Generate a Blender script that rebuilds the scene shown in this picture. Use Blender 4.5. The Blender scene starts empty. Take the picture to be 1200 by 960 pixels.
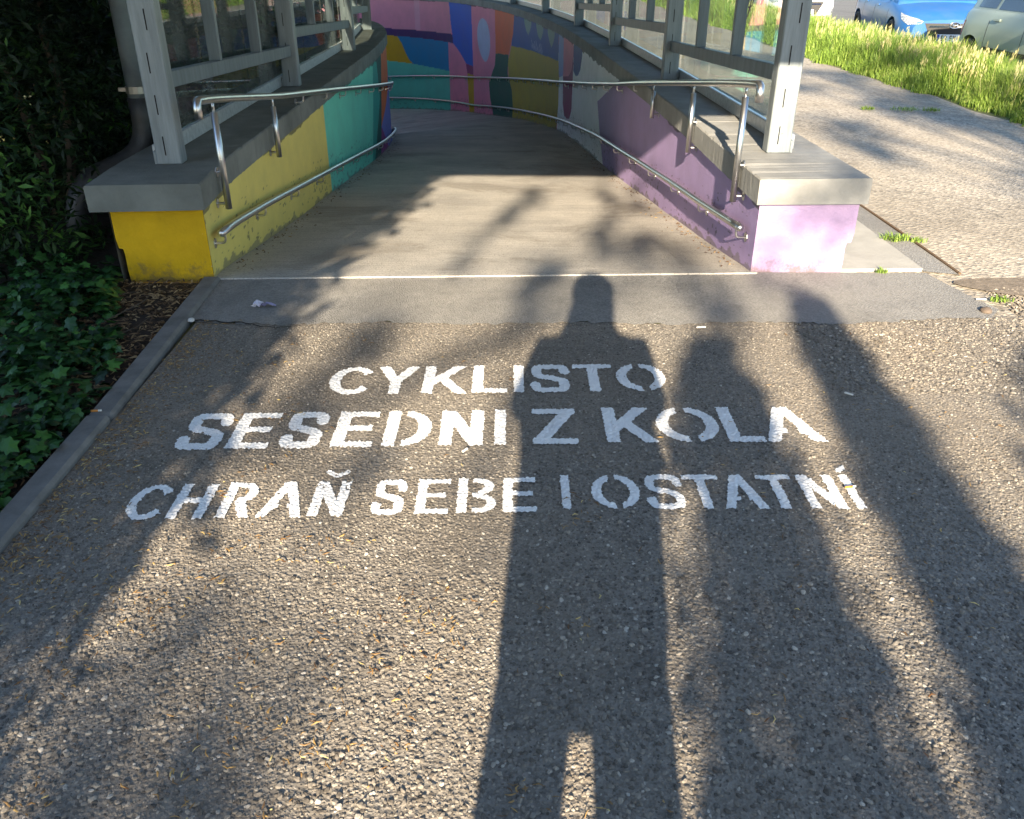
import bpy, bmesh, math, random
import numpy as np
from mathutils import Vector, Matrix
from mathutils.geometry import tessellate_polygon
from mathutils.bvhtree import BVHTree

random.seed(7)
rng = np.random.default_rng(7)
scene = bpy.context.scene
COL = scene.collection
PI = math.pi

# ------------------------------------------------------------------ camera, world, sun, exposure
cam_data = bpy.data.cameras.new('camera')
cam_data.sensor_fit = 'HORIZONTAL'
cam_data.sensor_width = 36.0
cam_data.lens = 995.0 / 1200.0 * 36.0
cam_data.clip_start = 0.02
cam_data.clip_end = 1500
cam = bpy.data.objects.new('camera', cam_data)
COL.objects.link(cam)
cam.location = (0, 0, 1.55)
cam.rotation_euler = (math.radians(90 - 28.35), 0, 0)
scene.camera = cam

SUN_EL = math.radians(20.6)
SUN_AZ = math.radians(5.4)          # light travels towards +Y, turned this much to +X
world = bpy.data.worlds.new('World')
scene.world = world
world.use_nodes = True
wn = world.node_tree.nodes
wl = world.node_tree.links
bg = wn['Background']
sky = wn.new('ShaderNodeTexSky')
sky.sky_type = 'NISHITA'
sky.sun_disc = False
sky.sun_elevation = SUN_EL
sky.sun_rotation = math.radians(180) + SUN_AZ
sky.air_density = 1.0
sky.dust_density = 0.3
sky.ozone_density = 2.0
wl.new(sky.outputs[0], bg.inputs[0])
bg.inputs[1].default_value = 0.085

sun_data = bpy.data.lights.new('sun', 'SUN')
sun_data.energy = 5.0
sun_data.angle = math.radians(0.53)
sun_data.color = (1.0, 0.845, 0.63)
sun = bpy.data.objects.new('sun', sun_data)
COL.objects.link(sun)
ldir = Vector((math.sin(SUN_AZ) * math.cos(SUN_EL), math.cos(SUN_AZ) * math.cos(SUN_EL), -math.sin(SUN_EL)))
sun.rotation_euler = ldir.to_track_quat('-Z', 'Y').to_euler()
sun.location = (-1.5, -12, 9)

scene.view_settings.view_transform = 'Standard'
scene.view_settings.look = 'None'
scene.view_settings.exposure = 2.08
scene.view_settings.gamma = 1.0
scene.render.engine = 'CYCLES'
scene.cycles.max_bounces = 8
scene.cycles.transparent_max_bounces = 16
scene.cycles.caustics_reflective = False
scene.cycles.caustics_refractive = False
scene.cycles.sample_clamp_indirect = 4

# ------------------------------------------------------------------ helpers
def srgb(r, g, b):
    def f(c):
        c /= 255.0
        return c / 12.92 if c <= 0.04045 else ((c + 0.055) / 1.055) ** 2.4
    return (f(r), f(g), f(b), 1.0)

class NT:
    """small wrapper round a material's node tree"""
    def __init__(self, name):
        self.m = bpy.data.materials.new(name)
        self.m.use_nodes = True
        self.t = self.m.node_tree
        self.b = self.t.nodes['Principled BSDF']
        self.out = self.t.nodes['Material Output']
        self.co = None
    def n(self, typ, **kw):
        nd = self.t.nodes.new(typ)
        for k, v in kw.items():
            setattr(nd, k, v)
        return nd
    def l(self, a, b):
        self.t.links.new(a, b)
    def coord(self):
        if self.co is None:
            self.co = self.n('ShaderNodeNewGeometry')
        return self.co.outputs['Position']
    def noise(self, scale, detail=4, rough=0.55, vec=None, dist=0.0):
        nd = self.n('ShaderNodeTexNoise')
        nd.inputs['Scale'].default_value = scale
        nd.inputs['Detail'].default_value = detail
        nd.inputs['Roughness'].default_value = rough
        nd.inputs['Distortion'].default_value = dist
        self.l(vec if vec is not None else self.coord(), nd.inputs['Vector'])
        return nd.outputs['Fac']
    def voro(self, scale, feature='F1', out='Distance', vec=None):
        nd = self.n('ShaderNodeTexVoronoi', feature=feature)
        nd.inputs['Scale'].default_value = scale
        self.l(vec if vec is not None else self.coord(), nd.inputs['Vector'])
        return nd.outputs[out]
    def ramp(self, fac, stops, interp='LINEAR'):
        nd = self.n('ShaderNodeValToRGB')
        nd.color_ramp.interpolation = interp
        els = nd.color_ramp.elements
        while len(els) < len(stops):
            els.new(0.5)
        for e, (p, c) in zip(els, stops):
            e.position = p
            e.color = c if len(c) == 4 else (*c, 1)
        self.l(fac, nd.inputs[0])
        return nd.outputs[0]
    def mix(self, fac, a, b, blend='MIX'):
        nd = self.n('ShaderNodeMix', data_type='RGBA', blend_type=blend)
        for sock, v in ((nd.inputs[0], fac), (nd.inputs[6], a), (nd.inputs[7], b)):
            if hasattr(v, 'links'):
                self.l(v, sock)
            else:
                sock.default_value = v
        return nd.outputs[2]
    def math(self, op, a, b=0.0, clamp=False):
        nd = self.n('ShaderNodeMath', operation=op, use_clamp=clamp)
        for sock, v in zip(nd.inputs, (a, b)):
            if hasattr(v, 'links'):
                self.l(v, sock)
            else:
                sock.default_value = v
        return nd.outputs[0]
    def bump(self, h, strength=0.5, dist=0.01):
        nd = self.n('ShaderNodeBump')
        nd.inputs['Strength'].default_value = strength
        nd.inputs['Distance'].default_value = dist
        self.l(h, nd.inputs['Height'])
        self.l(nd.outputs[0], self.b.inputs['Normal'])
    def col(self, c):
        if hasattr(c, 'links'):
            self.l(c, self.b.inputs['Base Color'])
        else:
            self.b.inputs['Base Color'].default_value = c
    def set(self, rough=None, metal=None, spec=None):
        if rough is not None:
            if hasattr(rough, 'links'):
                self.l(rough, self.b.inputs['Roughness'])
            else:
                self.b.inputs['Roughness'].default_value = rough
        if metal is not None:
            self.b.inputs['Metallic'].default_value = metal
        if spec is not None:
            self.b.inputs['Specular IOR Level'].default_value = spec

def simple(name, c, rough=0.6, metal=0.0, var=0.18, scale=30, bump=0.0, bscale=200, spec=None):
    t = NT(name)
    lo = tuple(x * (1 - var) for x in c[:3]) + (1,)
    hi = tuple(min(1, x * (1 + var)) for x in c[:3]) + (1,)
    t.col(t.ramp(t.noise(scale), [(0.3, lo), (0.7, hi)]))
    t.set(rough, metal, spec)
    if bump:
        t.bump(t.noise(bscale, 3), bump, 0.004)
    return t.m

def link_mesh(name, verts, faces, mat, parent=None, smooth=False):
    me = bpy.data.meshes.new(name)
    me.from_pydata([tuple(v) for v in verts], [], [tuple(f) for f in faces])
    if mat is not None:
        for m in (mat if isinstance(mat, (list, tuple)) else [mat]):
            me.materials.append(m)
    if smooth:
        me.polygons.foreach_set('use_smooth', [True] * len(me.polygons))
    me.update()
    return link(name, me, parent)

def link(name, me, parent=None):
    o = bpy.data.objects.new(name, me)
    COL.objects.link(o)
    if parent is not None:
        o.parent = parent
    return o

def np_mesh(name, V, F, mat, parent=None, smooth=False):
    """V (n,3) float, F (m,k) int: fast mesh"""
    V = np.asarray(V, np.float32)
    F = np.asarray(F, np.int32)
    me = bpy.data.meshes.new(name)
    me.vertices.add(len(V))
    me.vertices.foreach_set('co', V.ravel())
    k = F.shape[1]
    me.loops.add(F.size)
    me.loops.foreach_set('vertex_index', F.ravel())
    me.polygons.add(len(F))
    me.polygons.foreach_set('loop_start', np.arange(0, F.size, k, dtype=np.int32))
    if smooth:
        me.polygons.foreach_set('use_smooth', np.ones(len(F), bool))
    me.update(calc_edges=True)
    me.validate()
    if mat is not None:
        me.materials.append(mat)
    return link(name, me, parent)

def bm_obj(name, bm, mat, parent=None, smooth=False, recalc=True):
    if recalc:
        bmesh.ops.recalc_face_normals(bm, faces=bm.faces[:])
    me = bpy.data.meshes.new(name)
    bm.to_mesh(me)
    bm.free()
    for m in (mat if isinstance(mat, (list, tuple)) else [mat]):
        me.materials.append(m)
    if smooth:
        me.polygons.foreach_set('use_smooth', [True] * len(me.polygons))
    return link(name, me, parent)

def tag(o, label=None, cat=None, group=None, kind=None):
    if label: o['label'] = label
    if cat: o['category'] = cat
    if group: o['group'] = group
    if kind: o['kind'] = kind
    return o

def empty(name, loc=(0, 0, 0), label=None, cat=None, group=None, rz=0.0):
    o = bpy.data.objects.new(name, None)
    o.empty_display_size = 0.1
    COL.objects.link(o)
    o.location = loc
    o.rotation_euler = (0, 0, rz)
    tag(o, label, cat, group)
    return o

def add_box(bm, c, size, rz=0.0, bev=0.0, rot=None):
    r = bmesh.ops.create_cube(bm, size=1.0)
    vs = r['verts']
    bmesh.ops.scale(bm, vec=size, verts=vs)
    if bev > 0:
        es = list({e for v in vs for e in v.link_edges})
        rb = bmesh.ops.bevel(bm, geom=es, offset=bev, segments=1, affect='EDGES')
        vs = list({v for f in rb['faces'] for v in f.verts} | {v for v in vs if v.is_valid})
    M = Matrix.Translation(c) @ (rot.to_4x4() if rot is not None else Matrix.Rotation(rz, 4, 'Z'))
    bmesh.ops.transform(bm, matrix=M, verts=vs)

def tube(bm, pts, r, seg=10, cap=True):
    pts = [Vector(p) for p in pts]
    rs = r if isinstance(r, (list, tuple)) else [r] * len(pts)
    rings = []
    up = None
    for i, p in enumerate(pts):
        a = pts[max(0, i - 1)]
        b = pts[min(len(pts) - 1, i + 1)]
        d = (b - a).normalized()
        if up is None:
            ref = Vector((0, 0, 1)) if abs(d.z) < 0.9 else Vector((1, 0, 0))
            up = (ref - d * ref.dot(d)).normalized()
        else:
            up = (up - d * up.dot(d)).normalized()
        s = d.cross(up)
        rings.append([bm.verts.new(p + rs[i] * (math.cos(2 * PI * k / seg) * up + math.sin(2 * PI * k / seg) * s)) for k in range(seg)])
    for i in range(len(rings) - 1):
        for k in range(seg):
            bm.faces.new((rings[i][k], rings[i][(k + 1) % seg], rings[i + 1][(k + 1) % seg], rings[i + 1][k]))
    if cap:
        bm.faces.new(rings[0][::-1])
        bm.faces.new(rings[-1])

def bez(p0, p1, p2, n=6):
    p0, p1, p2 = Vector(p0), Vector(p1), Vector(p2)
    return [(1 - t) ** 2 * p0 + 2 * t * (1 - t) * p1 + t * t * p2 for t in [i / n for i in range(n + 1)]]

def catmull(P, step=0.05):
    P = np.array(P, float)
    Q = np.vstack([2 * P[0] - P[1], P, 2 * P[-1] - P[-2]])
    out = []
    for i in range(1, len(Q) - 2):
        p0, p1, p2, p3 = Q[i - 1:i + 3]
        for t in np.linspace(0, 1, 40, endpoint=False):
            out.append(.5 * ((2 * p1) + (-p0 + p2) * t + (2 * p0 - 5 * p1 + 4 * p2 - p3) * t * t + (-p0 + 3 * p1 - 3 * p2 + p3) * t ** 3))
    out.append(P[-1])
    out = np.array(out)
    s = np.r_[0, np.cumsum(np.hypot(*np.diff(out, axis=0).T))]
    n = int(s[-1] / step)
    ss = np.linspace(0, s[-1], n + 1)
    return ss, np.c_[np.interp(ss, s, out[:, 0]), np.interp(ss, s, out[:, 1])]

class Path:
    """a plan curve with arc length; side=+1 means the solid lies to the right of travel"""
    def __init__(self, pts, side):
        self.s, self.p = catmull(pts)
        t = np.gradient(self.p, axis=0)
        t /= np.linalg.norm(t, axis=1)[:, None]
        # smooth the tangent so offsets stay clean
        self.nx = np.interp(self.s, self.s, t[:, 1]) * side
        self.ny = np.interp(self.s, self.s, -t[:, 0]) * side
        self.t = t
        self.len = self.s[-1]
    def at(self, s, off=0.0):
        """point at arc length s, moved off metres into the solid"""
        s = np.asarray(s, float)
        x = np.interp(s, self.s, self.p[:, 0])
        y = np.interp(s, self.s, self.p[:, 1])
        # straight continuation before the start
        e = np.minimum(s, 0)
        x = x + e * self.t[0, 0]
        y = y + e * self.t[0, 1]
        return x + np.interp(s, self.s, self.nx) * off, y + np.interp(s, self.s, self.ny) * off
    def ang(self, s):
        return math.atan2(float(np.interp(s, self.s, self.t[:, 1])), float(np.interp(s, self.s, self.t[:, 0])))
    def s_at_y(self, y):
        return float(np.interp(y, self.p[:, 1], self.s))

RIGHT = Path([(1.305, 4.45), (1.285, 5.4), (1.262, 6.49), (1.215, 7.67), (1.16, 8.7), (1.093, 10.04), (1.0, 11.83), (.85, 14.0), (.61, 16.2), (.17, 19.0), (-.37, 21.4), (-1.0, 23.3), (-1.9, 24.9), (-3.2, 26.2), (-5, 27.1), (-7.5, 27.5)], +1)
LEFT = Path([(-1.597, 4.35), (-1.63, 4.8), (-1.64, 5.55), (-1.645, 6.5), (-1.655, 7.8), (-1.665, 9.26), (-1.67, 10.6), (-1.70, 11.6), (-1.76, 12.6), (-1.88, 13.7), (-2.2, 15.2), (-2.75, 16.5), (-3.5, 17.5), (-4.6, 18.2), (-6, 18.4)], -1)
FS = np.array([0, .95, 2.38, 4.97, 7.08, 9.8, 13.57, 18.06, 20.94, 22.85, 27.4])
FZ = np.array([0, -.14, -.33, -.62, -.81, -1.04, -1.5, -2.08, -2.38, -2.55, -2.9])
def floor_r(s):
    return np.interp(s, FS, FZ)
LS = np.array([0, .91, 2.11, 3.97, 6.52, 10.2, 13.0, 16.3])
LZ = np.array([0, -.13, -.27, -.46, -.73, -1.13, -1.9, -2.9])
def floor_l(s):
    return np.interp(s, LS, LZ)
CAPZ = 0.52          # top of the coping
CAPH = 0.135
WT = 0.53            # wall thickness

# ------------------------------------------------------------------ materials
def m_asphalt(name, lo, hi, warm, scale=110, bumpy=0.7, dark_spots=0.5, stain=0.28):
    t = NT(name)
    big = t.noise(0.9, 4, 0.6)
    fine = t.noise(scale, 3, 0.7)
    vc = t.voro(scale * 0.8, out='Color')
    base = t.ramp(fine, [(0.3, lo), (0.72, hi)])
    stone = t.mix(0.45, base, t.ramp(vc, [(0.0, tuple(x * .55 for x in lo[:3])), (0.55, tuple(hi[:3])), (1.0, tuple(min(1, x * 1.5) for x in hi[:3]))]))
    c = t.mix(t.ramp(big, [(0.38, (0, 0, 0)), (0.66, (.55, .55, .55))]), stone, warm, 'MIX')
    sp = t.noise(7, 2, 0.5)
    c = t.mix(t.ramp(sp, [(0.60, (0, 0, 0)), (0.78, (dark_spots,) * 3)]), c, tuple(x * .6 for x in lo[:3]) + (1,))
    st = t.noise(0.55, 7, 0.72, dist=1.2)
    c = t.mix(t.ramp(st, [(0.50, (0, 0, 0)), (0.60, (stain,) * 3)]), c, tuple(x * .5 for x in lo[:3]) + (1,))
    t.col(c)
    t.set(0.85, spec=0.3)
    h = t.math('ADD', t.voro(scale * 0.8), t.math('MULTIPLY', fine, 0.8))
    t.bump(h, bumpy, 0.006)
    return t.m

ASPHALT = m_asphalt('old_asphalt', srgb(84, 80, 76), srgb(142, 136, 127), srgb(132, 121, 106))
STRIP = m_asphalt('smooth_asphalt', srgb(112, 111, 110), srgb(146, 144, 140), srgb(138, 134, 127), scale=150, bumpy=0.7, dark_spots=0.45)
FOOTPATH = m_asphalt('footpath_asphalt', srgb(92, 87, 80), srgb(188, 178, 162), srgb(160, 149, 132), scale=52, bumpy=1.0, dark_spots=0.3)
ROAD = m_asphalt('road_asphalt', srgb(84, 84, 84), srgb(120, 118, 114), srgb(110, 108, 104), scale=90, bumpy=0.4)

def m_concrete(name, c, var=0.25, streak=0.4, spots=True, scale=3.0):
    t = NT(name)
    lo = tuple(x * (1 - var) for x in c[:3]) + (1,)
    hi = tuple(min(1, x * (1 + var * .6)) for x in c[:3]) + (1,)
    a = t.noise(scale, 8, 0.65)
    col = t.ramp(a, [(0.32, lo), (0.66, hi)])
    if streak:
        mp = t.n('ShaderNodeMapping')
        mp.inputs['Scale'].default_value = (9, 9, 1.2)
        t.l(t.coord(), mp.inputs[0])
        st = t.noise(1.2, 5, 0.7, vec=mp.outputs[0])
        col = t.mix(t.ramp(st, [(0.55, (0, 0, 0)), (0.8, (streak,) * 3)]), col, tuple(x * .45 for x in c[:3]) + (1,))
    if spots:
        s = t.noise(38, 4, 0.8)
        col = t.mix(t.ramp(s, [(0.66, (0, 0, 0)), (0.75, (.5, .5, .5))]), col, tuple(x * .4 for x in c[:3]) + (1,))
    t.col(col)
    t.set(0.8, spec=0.3)
    t.bump(t.math('ADD', t.noise(60, 4, .7), t.math('MULTIPLY', a, 1.2)), 0.3, 0.008)
    return t.m
CONC_CAP = m_concrete('coping_concrete', srgb(142, 142, 140), streak=.12)
CONC_CAP_L = m_concrete('mossy_coping_concrete', srgb(120, 122, 116), var=0.3, streak=0.6)
CONC_SLAB = m_concrete('apron_concrete', srgb(160, 157, 150), var=0.12, streak=0, scale=6)
CONC_WALL = m_concrete('wall_concrete', srgb(120, 118, 114))
KERB = m_concrete('kerb_concrete', srgb(118, 116, 112), var=0.3, streak=0, scale=9)

def m_ramp():
    t = NT('brushed_ramp_concrete')
    mp = t.n('ShaderNodeMapping')
    mp.inputs['Scale'].default_value = (1.2, 38, 1)
    t.l(t.coord(), mp.inputs[0])
    br = t.noise(1.6, 4, 0.65, vec=mp.outputs[0])
    n = t.noise(1.4, 7, 0.62)
    c = t.ramp(n, [(0.3, srgb(164, 160, 154)), (0.7, srgb(204, 198, 188))])
    c = t.mix(t.ramp(br, [(0.45, (0, 0, 0)), (0.72, (.5, .5, .5))]), c, srgb(138, 133, 127))
    sp = t.noise(90, 3, 0.7)
    c = t.mix(t.ramp(sp, [(0.52, (0, 0, 0)), (0.66, (.7, .7, .7))]), c, srgb(104, 100, 95))
    stn = t.noise(0.8, 6, 0.7, dist=.6)
    c = t.mix(t.ramp(stn, [(0.52, (0, 0, 0)), (0.62, (.45, .45, .45))]), c, srgb(122, 114, 104))
    t.col(c)
    t.set(0.8, spec=0.3)
    t.bump(t.math('ADD', t.math('MULTIPLY', br, 1.2), sp), 0.6, 0.008)
    return t.m
RAMP = m_ramp()

def m_mural():
    t = NT('mural_paint')
    at = t.n('ShaderNodeAttribute', attribute_name='paint')
    grime = t.noise(2.5, 6, 0.7)
    c = t.mix(t.ramp(grime, [(0.33, (.16, .16, .16)), (0.6, (0, 0, 0))]), at.outputs['Color'], srgb(92, 88, 82))
    chips = t.noise(24, 5, 0.85)
    zz = t.n('ShaderNodeSeparateXYZ')
    t.l(t.coord(), zz.inputs[0])
    c = t.mix(t.ramp(chips, [(0.685, (0, 0, 0)), (0.70, (.75, .75, .75))]), c, srgb(74, 70, 66))
    t.col(c)
    t.set(0.62, spec=0.35)
    t.bump(t.math('ADD', t.noise(35, 5, .65), t.math('MULTIPLY', chips, .6)), 0.35, 0.008)
    return t.m
MURAL = m_mural()

def m_paint_flat(name, c, wear=0.72):
    t = NT(name)
    grime = t.noise(4, 6, 0.7)
    col = t.mix(t.ramp(grime, [(0.35, (.3, .3, .3)), (0.62, (0, 0, 0))]), c, tuple(x * .45 for x in c[:3]) + (1,))
    ch = t.noise(22, 5, 0.85)
    col = t.mix(t.ramp(ch, [(wear - .012, (0, 0, 0)), (wear, (.8, .8, .8))]), col, srgb(110, 104, 96))
    t.col(col)
    sx = t.n('ShaderNodeSeparateXYZ')
    t.l(t.coord(), sx.inputs[0])
    hgt = t.math('ADD', t.math('MULTIPLY', sx.outputs['Z'], 2.2), t.math('MULTIPLY', t.noise(14, 6, .8), .9))
    col = t.mix(t.ramp(hgt, [(0.42, (.7, .7, .7)), (0.62, (0, 0, 0))]), col, srgb(104, 88, 66))
    wsp = t.noise(17, 3, .9)
    col = t.mix(t.ramp(wsp, [(0.715, (0, 0, 0)), (0.73, (.6, .6, .6))]), col, srgb(226, 220, 226))
    t.col(col)
    t.set(0.7, spec=0.25)
    t.bump(t.math('ADD', t.noise(30, 5, .65), t.math('MULTIPLY', ch, .5)), 0.55, 0.012)
    return t.m
PIER_GOLD = m_paint_flat('golden_yellow_paint', srgb(216, 170, 20))
PIER_LILAC = m_paint_flat('lilac_paint', srgb(168, 147, 184), 0.74)
FOOT_GREY = simple('bare_plaster', srgb(120, 116, 110), 0.85, bump=0.4)

def m_steel():
    t = NT('stainless_steel')
    n = t.noise(14, 4, 0.6)
    t.col(t.ramp(n, [(0.3, (.52, .52, .53)), (0.7, (.64, .64, .64))]))
    t.set(0.3, 1.0)
    return t.m
STEEL = m_steel()

def m_post(name, c):
    t = NT(name)
    mp = t.n('ShaderNodeMapping')
    mp.inputs['Scale'].default_value = (14, 14, 1.1)
    t.l(t.coord(), mp.inputs[0])
    st = t.noise(1.6, 6, 0.72, vec=mp.outputs[0])
    lo = tuple(x * .62 for x in c[:3]) + (1,)
    col = t.ramp(st, [(0.3, lo), (0.62, c)])
    sp = t.noise(26, 5, 0.8)
    col = t.mix(t.ramp(sp, [(0.66, (0, 0, 0)), (0.72, (.5, .5, .5))]), col, srgb(84, 78, 66))
    t.col(col)
    t.set(0.5, 0.25)
    t.bump(t.noise(40, 4), 0.15, 0.004)
    return t.m
POST = m_post('weathered_grey_metal', srgb(142, 150, 154))
BEAM = m_post('grey_beam_metal', srgb(120, 130, 137))
SLIT = simple('dark_slit', srgb(28, 28, 28), 0.9)
ALU = simple('sill_aluminium', srgb(190, 194, 196), 0.45, 0.3)
ROOFM = simple('roof_sheet', srgb(216, 217, 216), 0.7, 0.0)

def m_glass():
    t = NT('pane_glass')
    t.t.nodes.remove(t.b)
    tr = t.n('ShaderNodeBsdfTransparent')
    tr.inputs[0].default_value = (.86, .92, .90, 1)
    gl = t.n('ShaderNodeBsdfGlossy')
    gl.inputs['Roughness'].default_value = 0.02
    df = t.n('ShaderNodeBsdfDiffuse')
    df.inputs[0].default_value = (.55, .58, .55, 1)
    ge = t.n('ShaderNodeNewGeometry')
    dt = t.n('ShaderNodeVectorMath', operation='DOT_PRODUCT')
    t.l(ge.outputs['Normal'], dt.inputs[0])
    t.l(ge.outputs['Incoming'], dt.inputs[1])
    gr = t.math('SUBTRACT', 1.0, t.math('ABSOLUTE', dt.outputs['Value']), clamp=True)
    fr = t.math('MULTIPLY_ADD', t.math('POWER', gr, 5.0), 0.9)
    fr.node.inputs[2].default_value = 0.035
    m1 = t.n('ShaderNodeMixShader')
    m2 = t.n('ShaderNodeMixShader')
    dirt = t.ramp(t.noise(6, 6, .7), [(0.4, (0.03, 0.03, 0.03)), (0.75, (.16, .16, .16))])
    t.l(dirt, m2.inputs[0])
    t.l(tr.outputs[0], m2.inputs[1])
    t.l(df.outputs[0], m2.inputs[2])
    t.l(fr, m1.inputs[0])
    t.l(m2.outputs[0], m1.inputs[1])
    t.l(gl.outputs[0], m1.inputs[2])
    t.l(m1.outputs[0], t.out.inputs[0])
    return t.m
GLASS = m_glass()

def m_leaf(name, stops, rough=0.5, trans=0.25, scale=None):
    t = NT(name)
    oi = t.n('ShaderNodeAttribute', attribute_name='tone')
    c = t.ramp(oi.outputs['Fac'], stops)
    t.col(c)
    t.set(rough, spec=0.35)
    if trans:
        tl = t.n('ShaderNodeBsdfTranslucent')
        t.l(c, tl.inputs[0])
        mx = t.n('ShaderNodeMixShader')
        mx.inputs[0].default_value = trans
        t.l(t.b.outputs[0], mx.inputs[1])
        t.l(tl.outputs[0], mx.inputs[2])
        t.l(mx.outputs[0], t.out.inputs[0])
    return t.m
LEAF_DARK = m_leaf('dark_hedge_leaf', [(0, srgb(16, 28, 16)), (.55, srgb(30, 51, 25)), (.88, srgb(50, 80, 35)), (1, srgb(84, 122, 52))])
LEAF_TREE = m_leaf('tree_leaf', [(0, srgb(44, 66, 26)), (.6, srgb(70, 98, 40)), (1, srgb(104, 136, 56))], trans=0.3)
LEAF_IVY = m_leaf('ivy_leaf', [(0, srgb(22, 41, 21)), (.55, srgb(40, 76, 36)), (1, srgb(78, 126, 57))], rough=0.38, trans=0.12)
GRASS = m_leaf('grass_blade', [(0, srgb(84, 112, 46)), (.5, srgb(132, 160, 68)), (.85, srgb(164, 184, 92)), (1, srgb(200, 200, 132))], trans=0.35)
SEED = m_leaf('grass_seed_head', [(0, srgb(150, 146, 92)), (1, srgb(202, 194, 140))], trans=0.3)
BARK = simple('bark', srgb(78, 66, 54), 0.9, var=0.35, scale=14, bump=0.8, bscale=40)
SOIL = simple('dark_soil', srgb(52, 42, 34), 0.95, var=0.45, scale=22, bump=0.9, bscale=70)
EARTH = simple('earth_ground', srgb(96, 98, 58), 0.95, var=0.35, scale=1.3, bump=0.5, bscale=30)
VERGE = simple('verge_soil', srgb(86, 92, 44), 0.95, var=0.4, scale=8, bump=0.8, bscale=50)
MULCH = m_leaf('mulch_bits', [(0, srgb(60, 44, 32)), (.6, srgb(112, 88, 62)), (1, srgb(172, 148, 108))], trans=0)
CATKIN = m_leaf('fallen_catkins', [(0, srgb(96, 66, 40)), (.5, srgb(140, 110, 70)), (.85, srgb(180, 146, 88)), (1, srgb(206, 188, 128))], trans=0)
def m_line_paint():
    t = NT('white_line_paint')
    n = t.noise(130, 4, 0.75)
    g = t.noise(9, 4, 0.6)
    c = t.ramp(g, [(0.3, srgb(222, 222, 222)), (0.65, srgb(240, 240, 238))])
    c = t.mix(t.ramp(n, [(0.63, (0, 0, 0)), (0.71, (.7, .7, .7))]), c, srgb(136, 132, 126))
    t.col(c)
    t.set(0.7, spec=0.3)
    t.bump(n, 0.4, 0.004)
    return t.m
LINE = m_line_paint()
def m_chip():
    t = NT('asphalt_stone')
    oi = t.n('ShaderNodeObjectInfo')
    c = t.ramp(oi.outputs['Random'], [(0, srgb(66, 63, 60)), (.35, srgb(104, 99, 93)), (.78, srgb(132, 125, 115)), (.95, srgb(152, 145, 134)), (1, srgb(182, 176, 166))])
    c = t.mix(t.ramp(t.noise(1.1, 3), [(0.35, (0, 0, 0)), (0.7, (.35, .35, .35))]), c, srgb(132, 119, 101))
    t.col(c)
    t.set(0.75, spec=0.3)
    t.bump(t.noise(260, 2), 0.3, 0.002)
    return t.m
CHIP = m_chip()
BLACK = simple('black_rubber', srgb(30, 30, 31), 0.8)

# ------------------------------------------------------------------ generic foliage: many small leaf faces in one mesh
def leaf_mesh(name, P, size, mat, parent=None, aspect=2.4, droop=0.3, normal_bias=None, sizevar=0.4, tone=None, fold=0.25):
    """P (n,3) leaf bases; each leaf = two quads folded along the midrib"""
    n = len(P)
    az = rng.uniform(0, 2 * PI, n)
    el = rng.normal(-droop, 0.5, n)
    d = np.c_[np.cos(az) * np.cos(el), np.sin(az) * np.cos(el), np.sin(el)]
    up = rng.normal(0, 0.45, (n, 3)) + np.array([0, 0, 1.0])
    if normal_bias is not None:
        up += normal_bias
    side = np.cross(d, up)
    side /= np.linalg.norm(side, axis=1)[:, None] + 1e-9
    nor = np.cross(side, d)
    L = size * (1 + rng.uniform(-sizevar, sizevar, n))[:, None]
    W = L / aspect / 2
    a = P
    mid = P + d * L * 0.5
    tip = P + d * L + nor * (-0.12 * L)
    l = mid + side * W + nor * W * fold
    r = mid - side * W + nor * W * fold
    V = np.stack([a, l, tip, r, mid], 1).reshape(-1, 3)
    i = np.arange(n)[:, None] * 5
    F = np.concatenate([i + np.array([[0, 1, 4]]), i + np.array([[1, 2, 4]]), i + np.array([[0, 4, 3]]), i + np.array([[4, 2, 3]])], 0)
    o = np_mesh(name, V, F, mat, parent)
    tv = rng.uniform(0, 1, n) if tone is None else tone
    at = o.data.attributes.new('tone', 'FLOAT', 'POINT')
    at.data.foreach_set('value', np.repeat(tv, 5).astype(np.float32))
    return o

def set_tone(o, vals):
    at = o.data.attributes.new('tone', 'FLOAT', 'POINT')
    at.data.foreach_set('value', np.asarray(vals, np.float32))

# ------------------------------------------------------------------ ground with the ramp cut out of it
def flat_poly(name, outline, z, mat, holes=(), parent=None):
    loops = [[Vector((x, y, 0)) for x, y in outline]] + [[Vector((x, y, 0)) for x, y in h] for h in holes]
    tris = tessellate_polygon(loops)
    pts = [v for lp in loops for v in lp]
    V = [(p.x, p.y, z) for p in pts]
    F = []
    for a, b, c in tris:
        cr = (pts[b] - pts[a]).cross(pts[c] - pts[a]).z
        F.append((a, b, c) if cr > 0 else (a, c, b))
    return link_mesh(name, V, F, mat, parent)

rs_ = np.linspace(0, RIGHT.len, 60)
ls_ = np.linspace(0, LEFT.len, 50)
rx, ry = RIGHT.at(rs_, WT - 0.1)
lx, ly = LEFT.at(ls_, WT - 0.1)
ramp_hole = [(-1.95, 4.31)] + [(1.7, 4.31)] + list(zip(rx, ry)) + list(zip(lx[::-1], ly[::-1]))
g = flat_poly('ground', [(-320, -320), (320, -320), (320, 320), (-320, 320)], -0.020, EARTH, [ramp_hole, [(6.24, 6.94), (15.9, 6.94), (15.9, 89), (6.24, 89)]])
tag(g, kind='structure')

# soil bed on the left
tag(flat_poly('soil', [(-1.60, -1.2), (-1.60, 4.32), (-2.02, 4.32), (-2.12, 6), (-6, 6.4), (-6, -1.2)], -0.012, SOIL), kind='structure')

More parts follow.
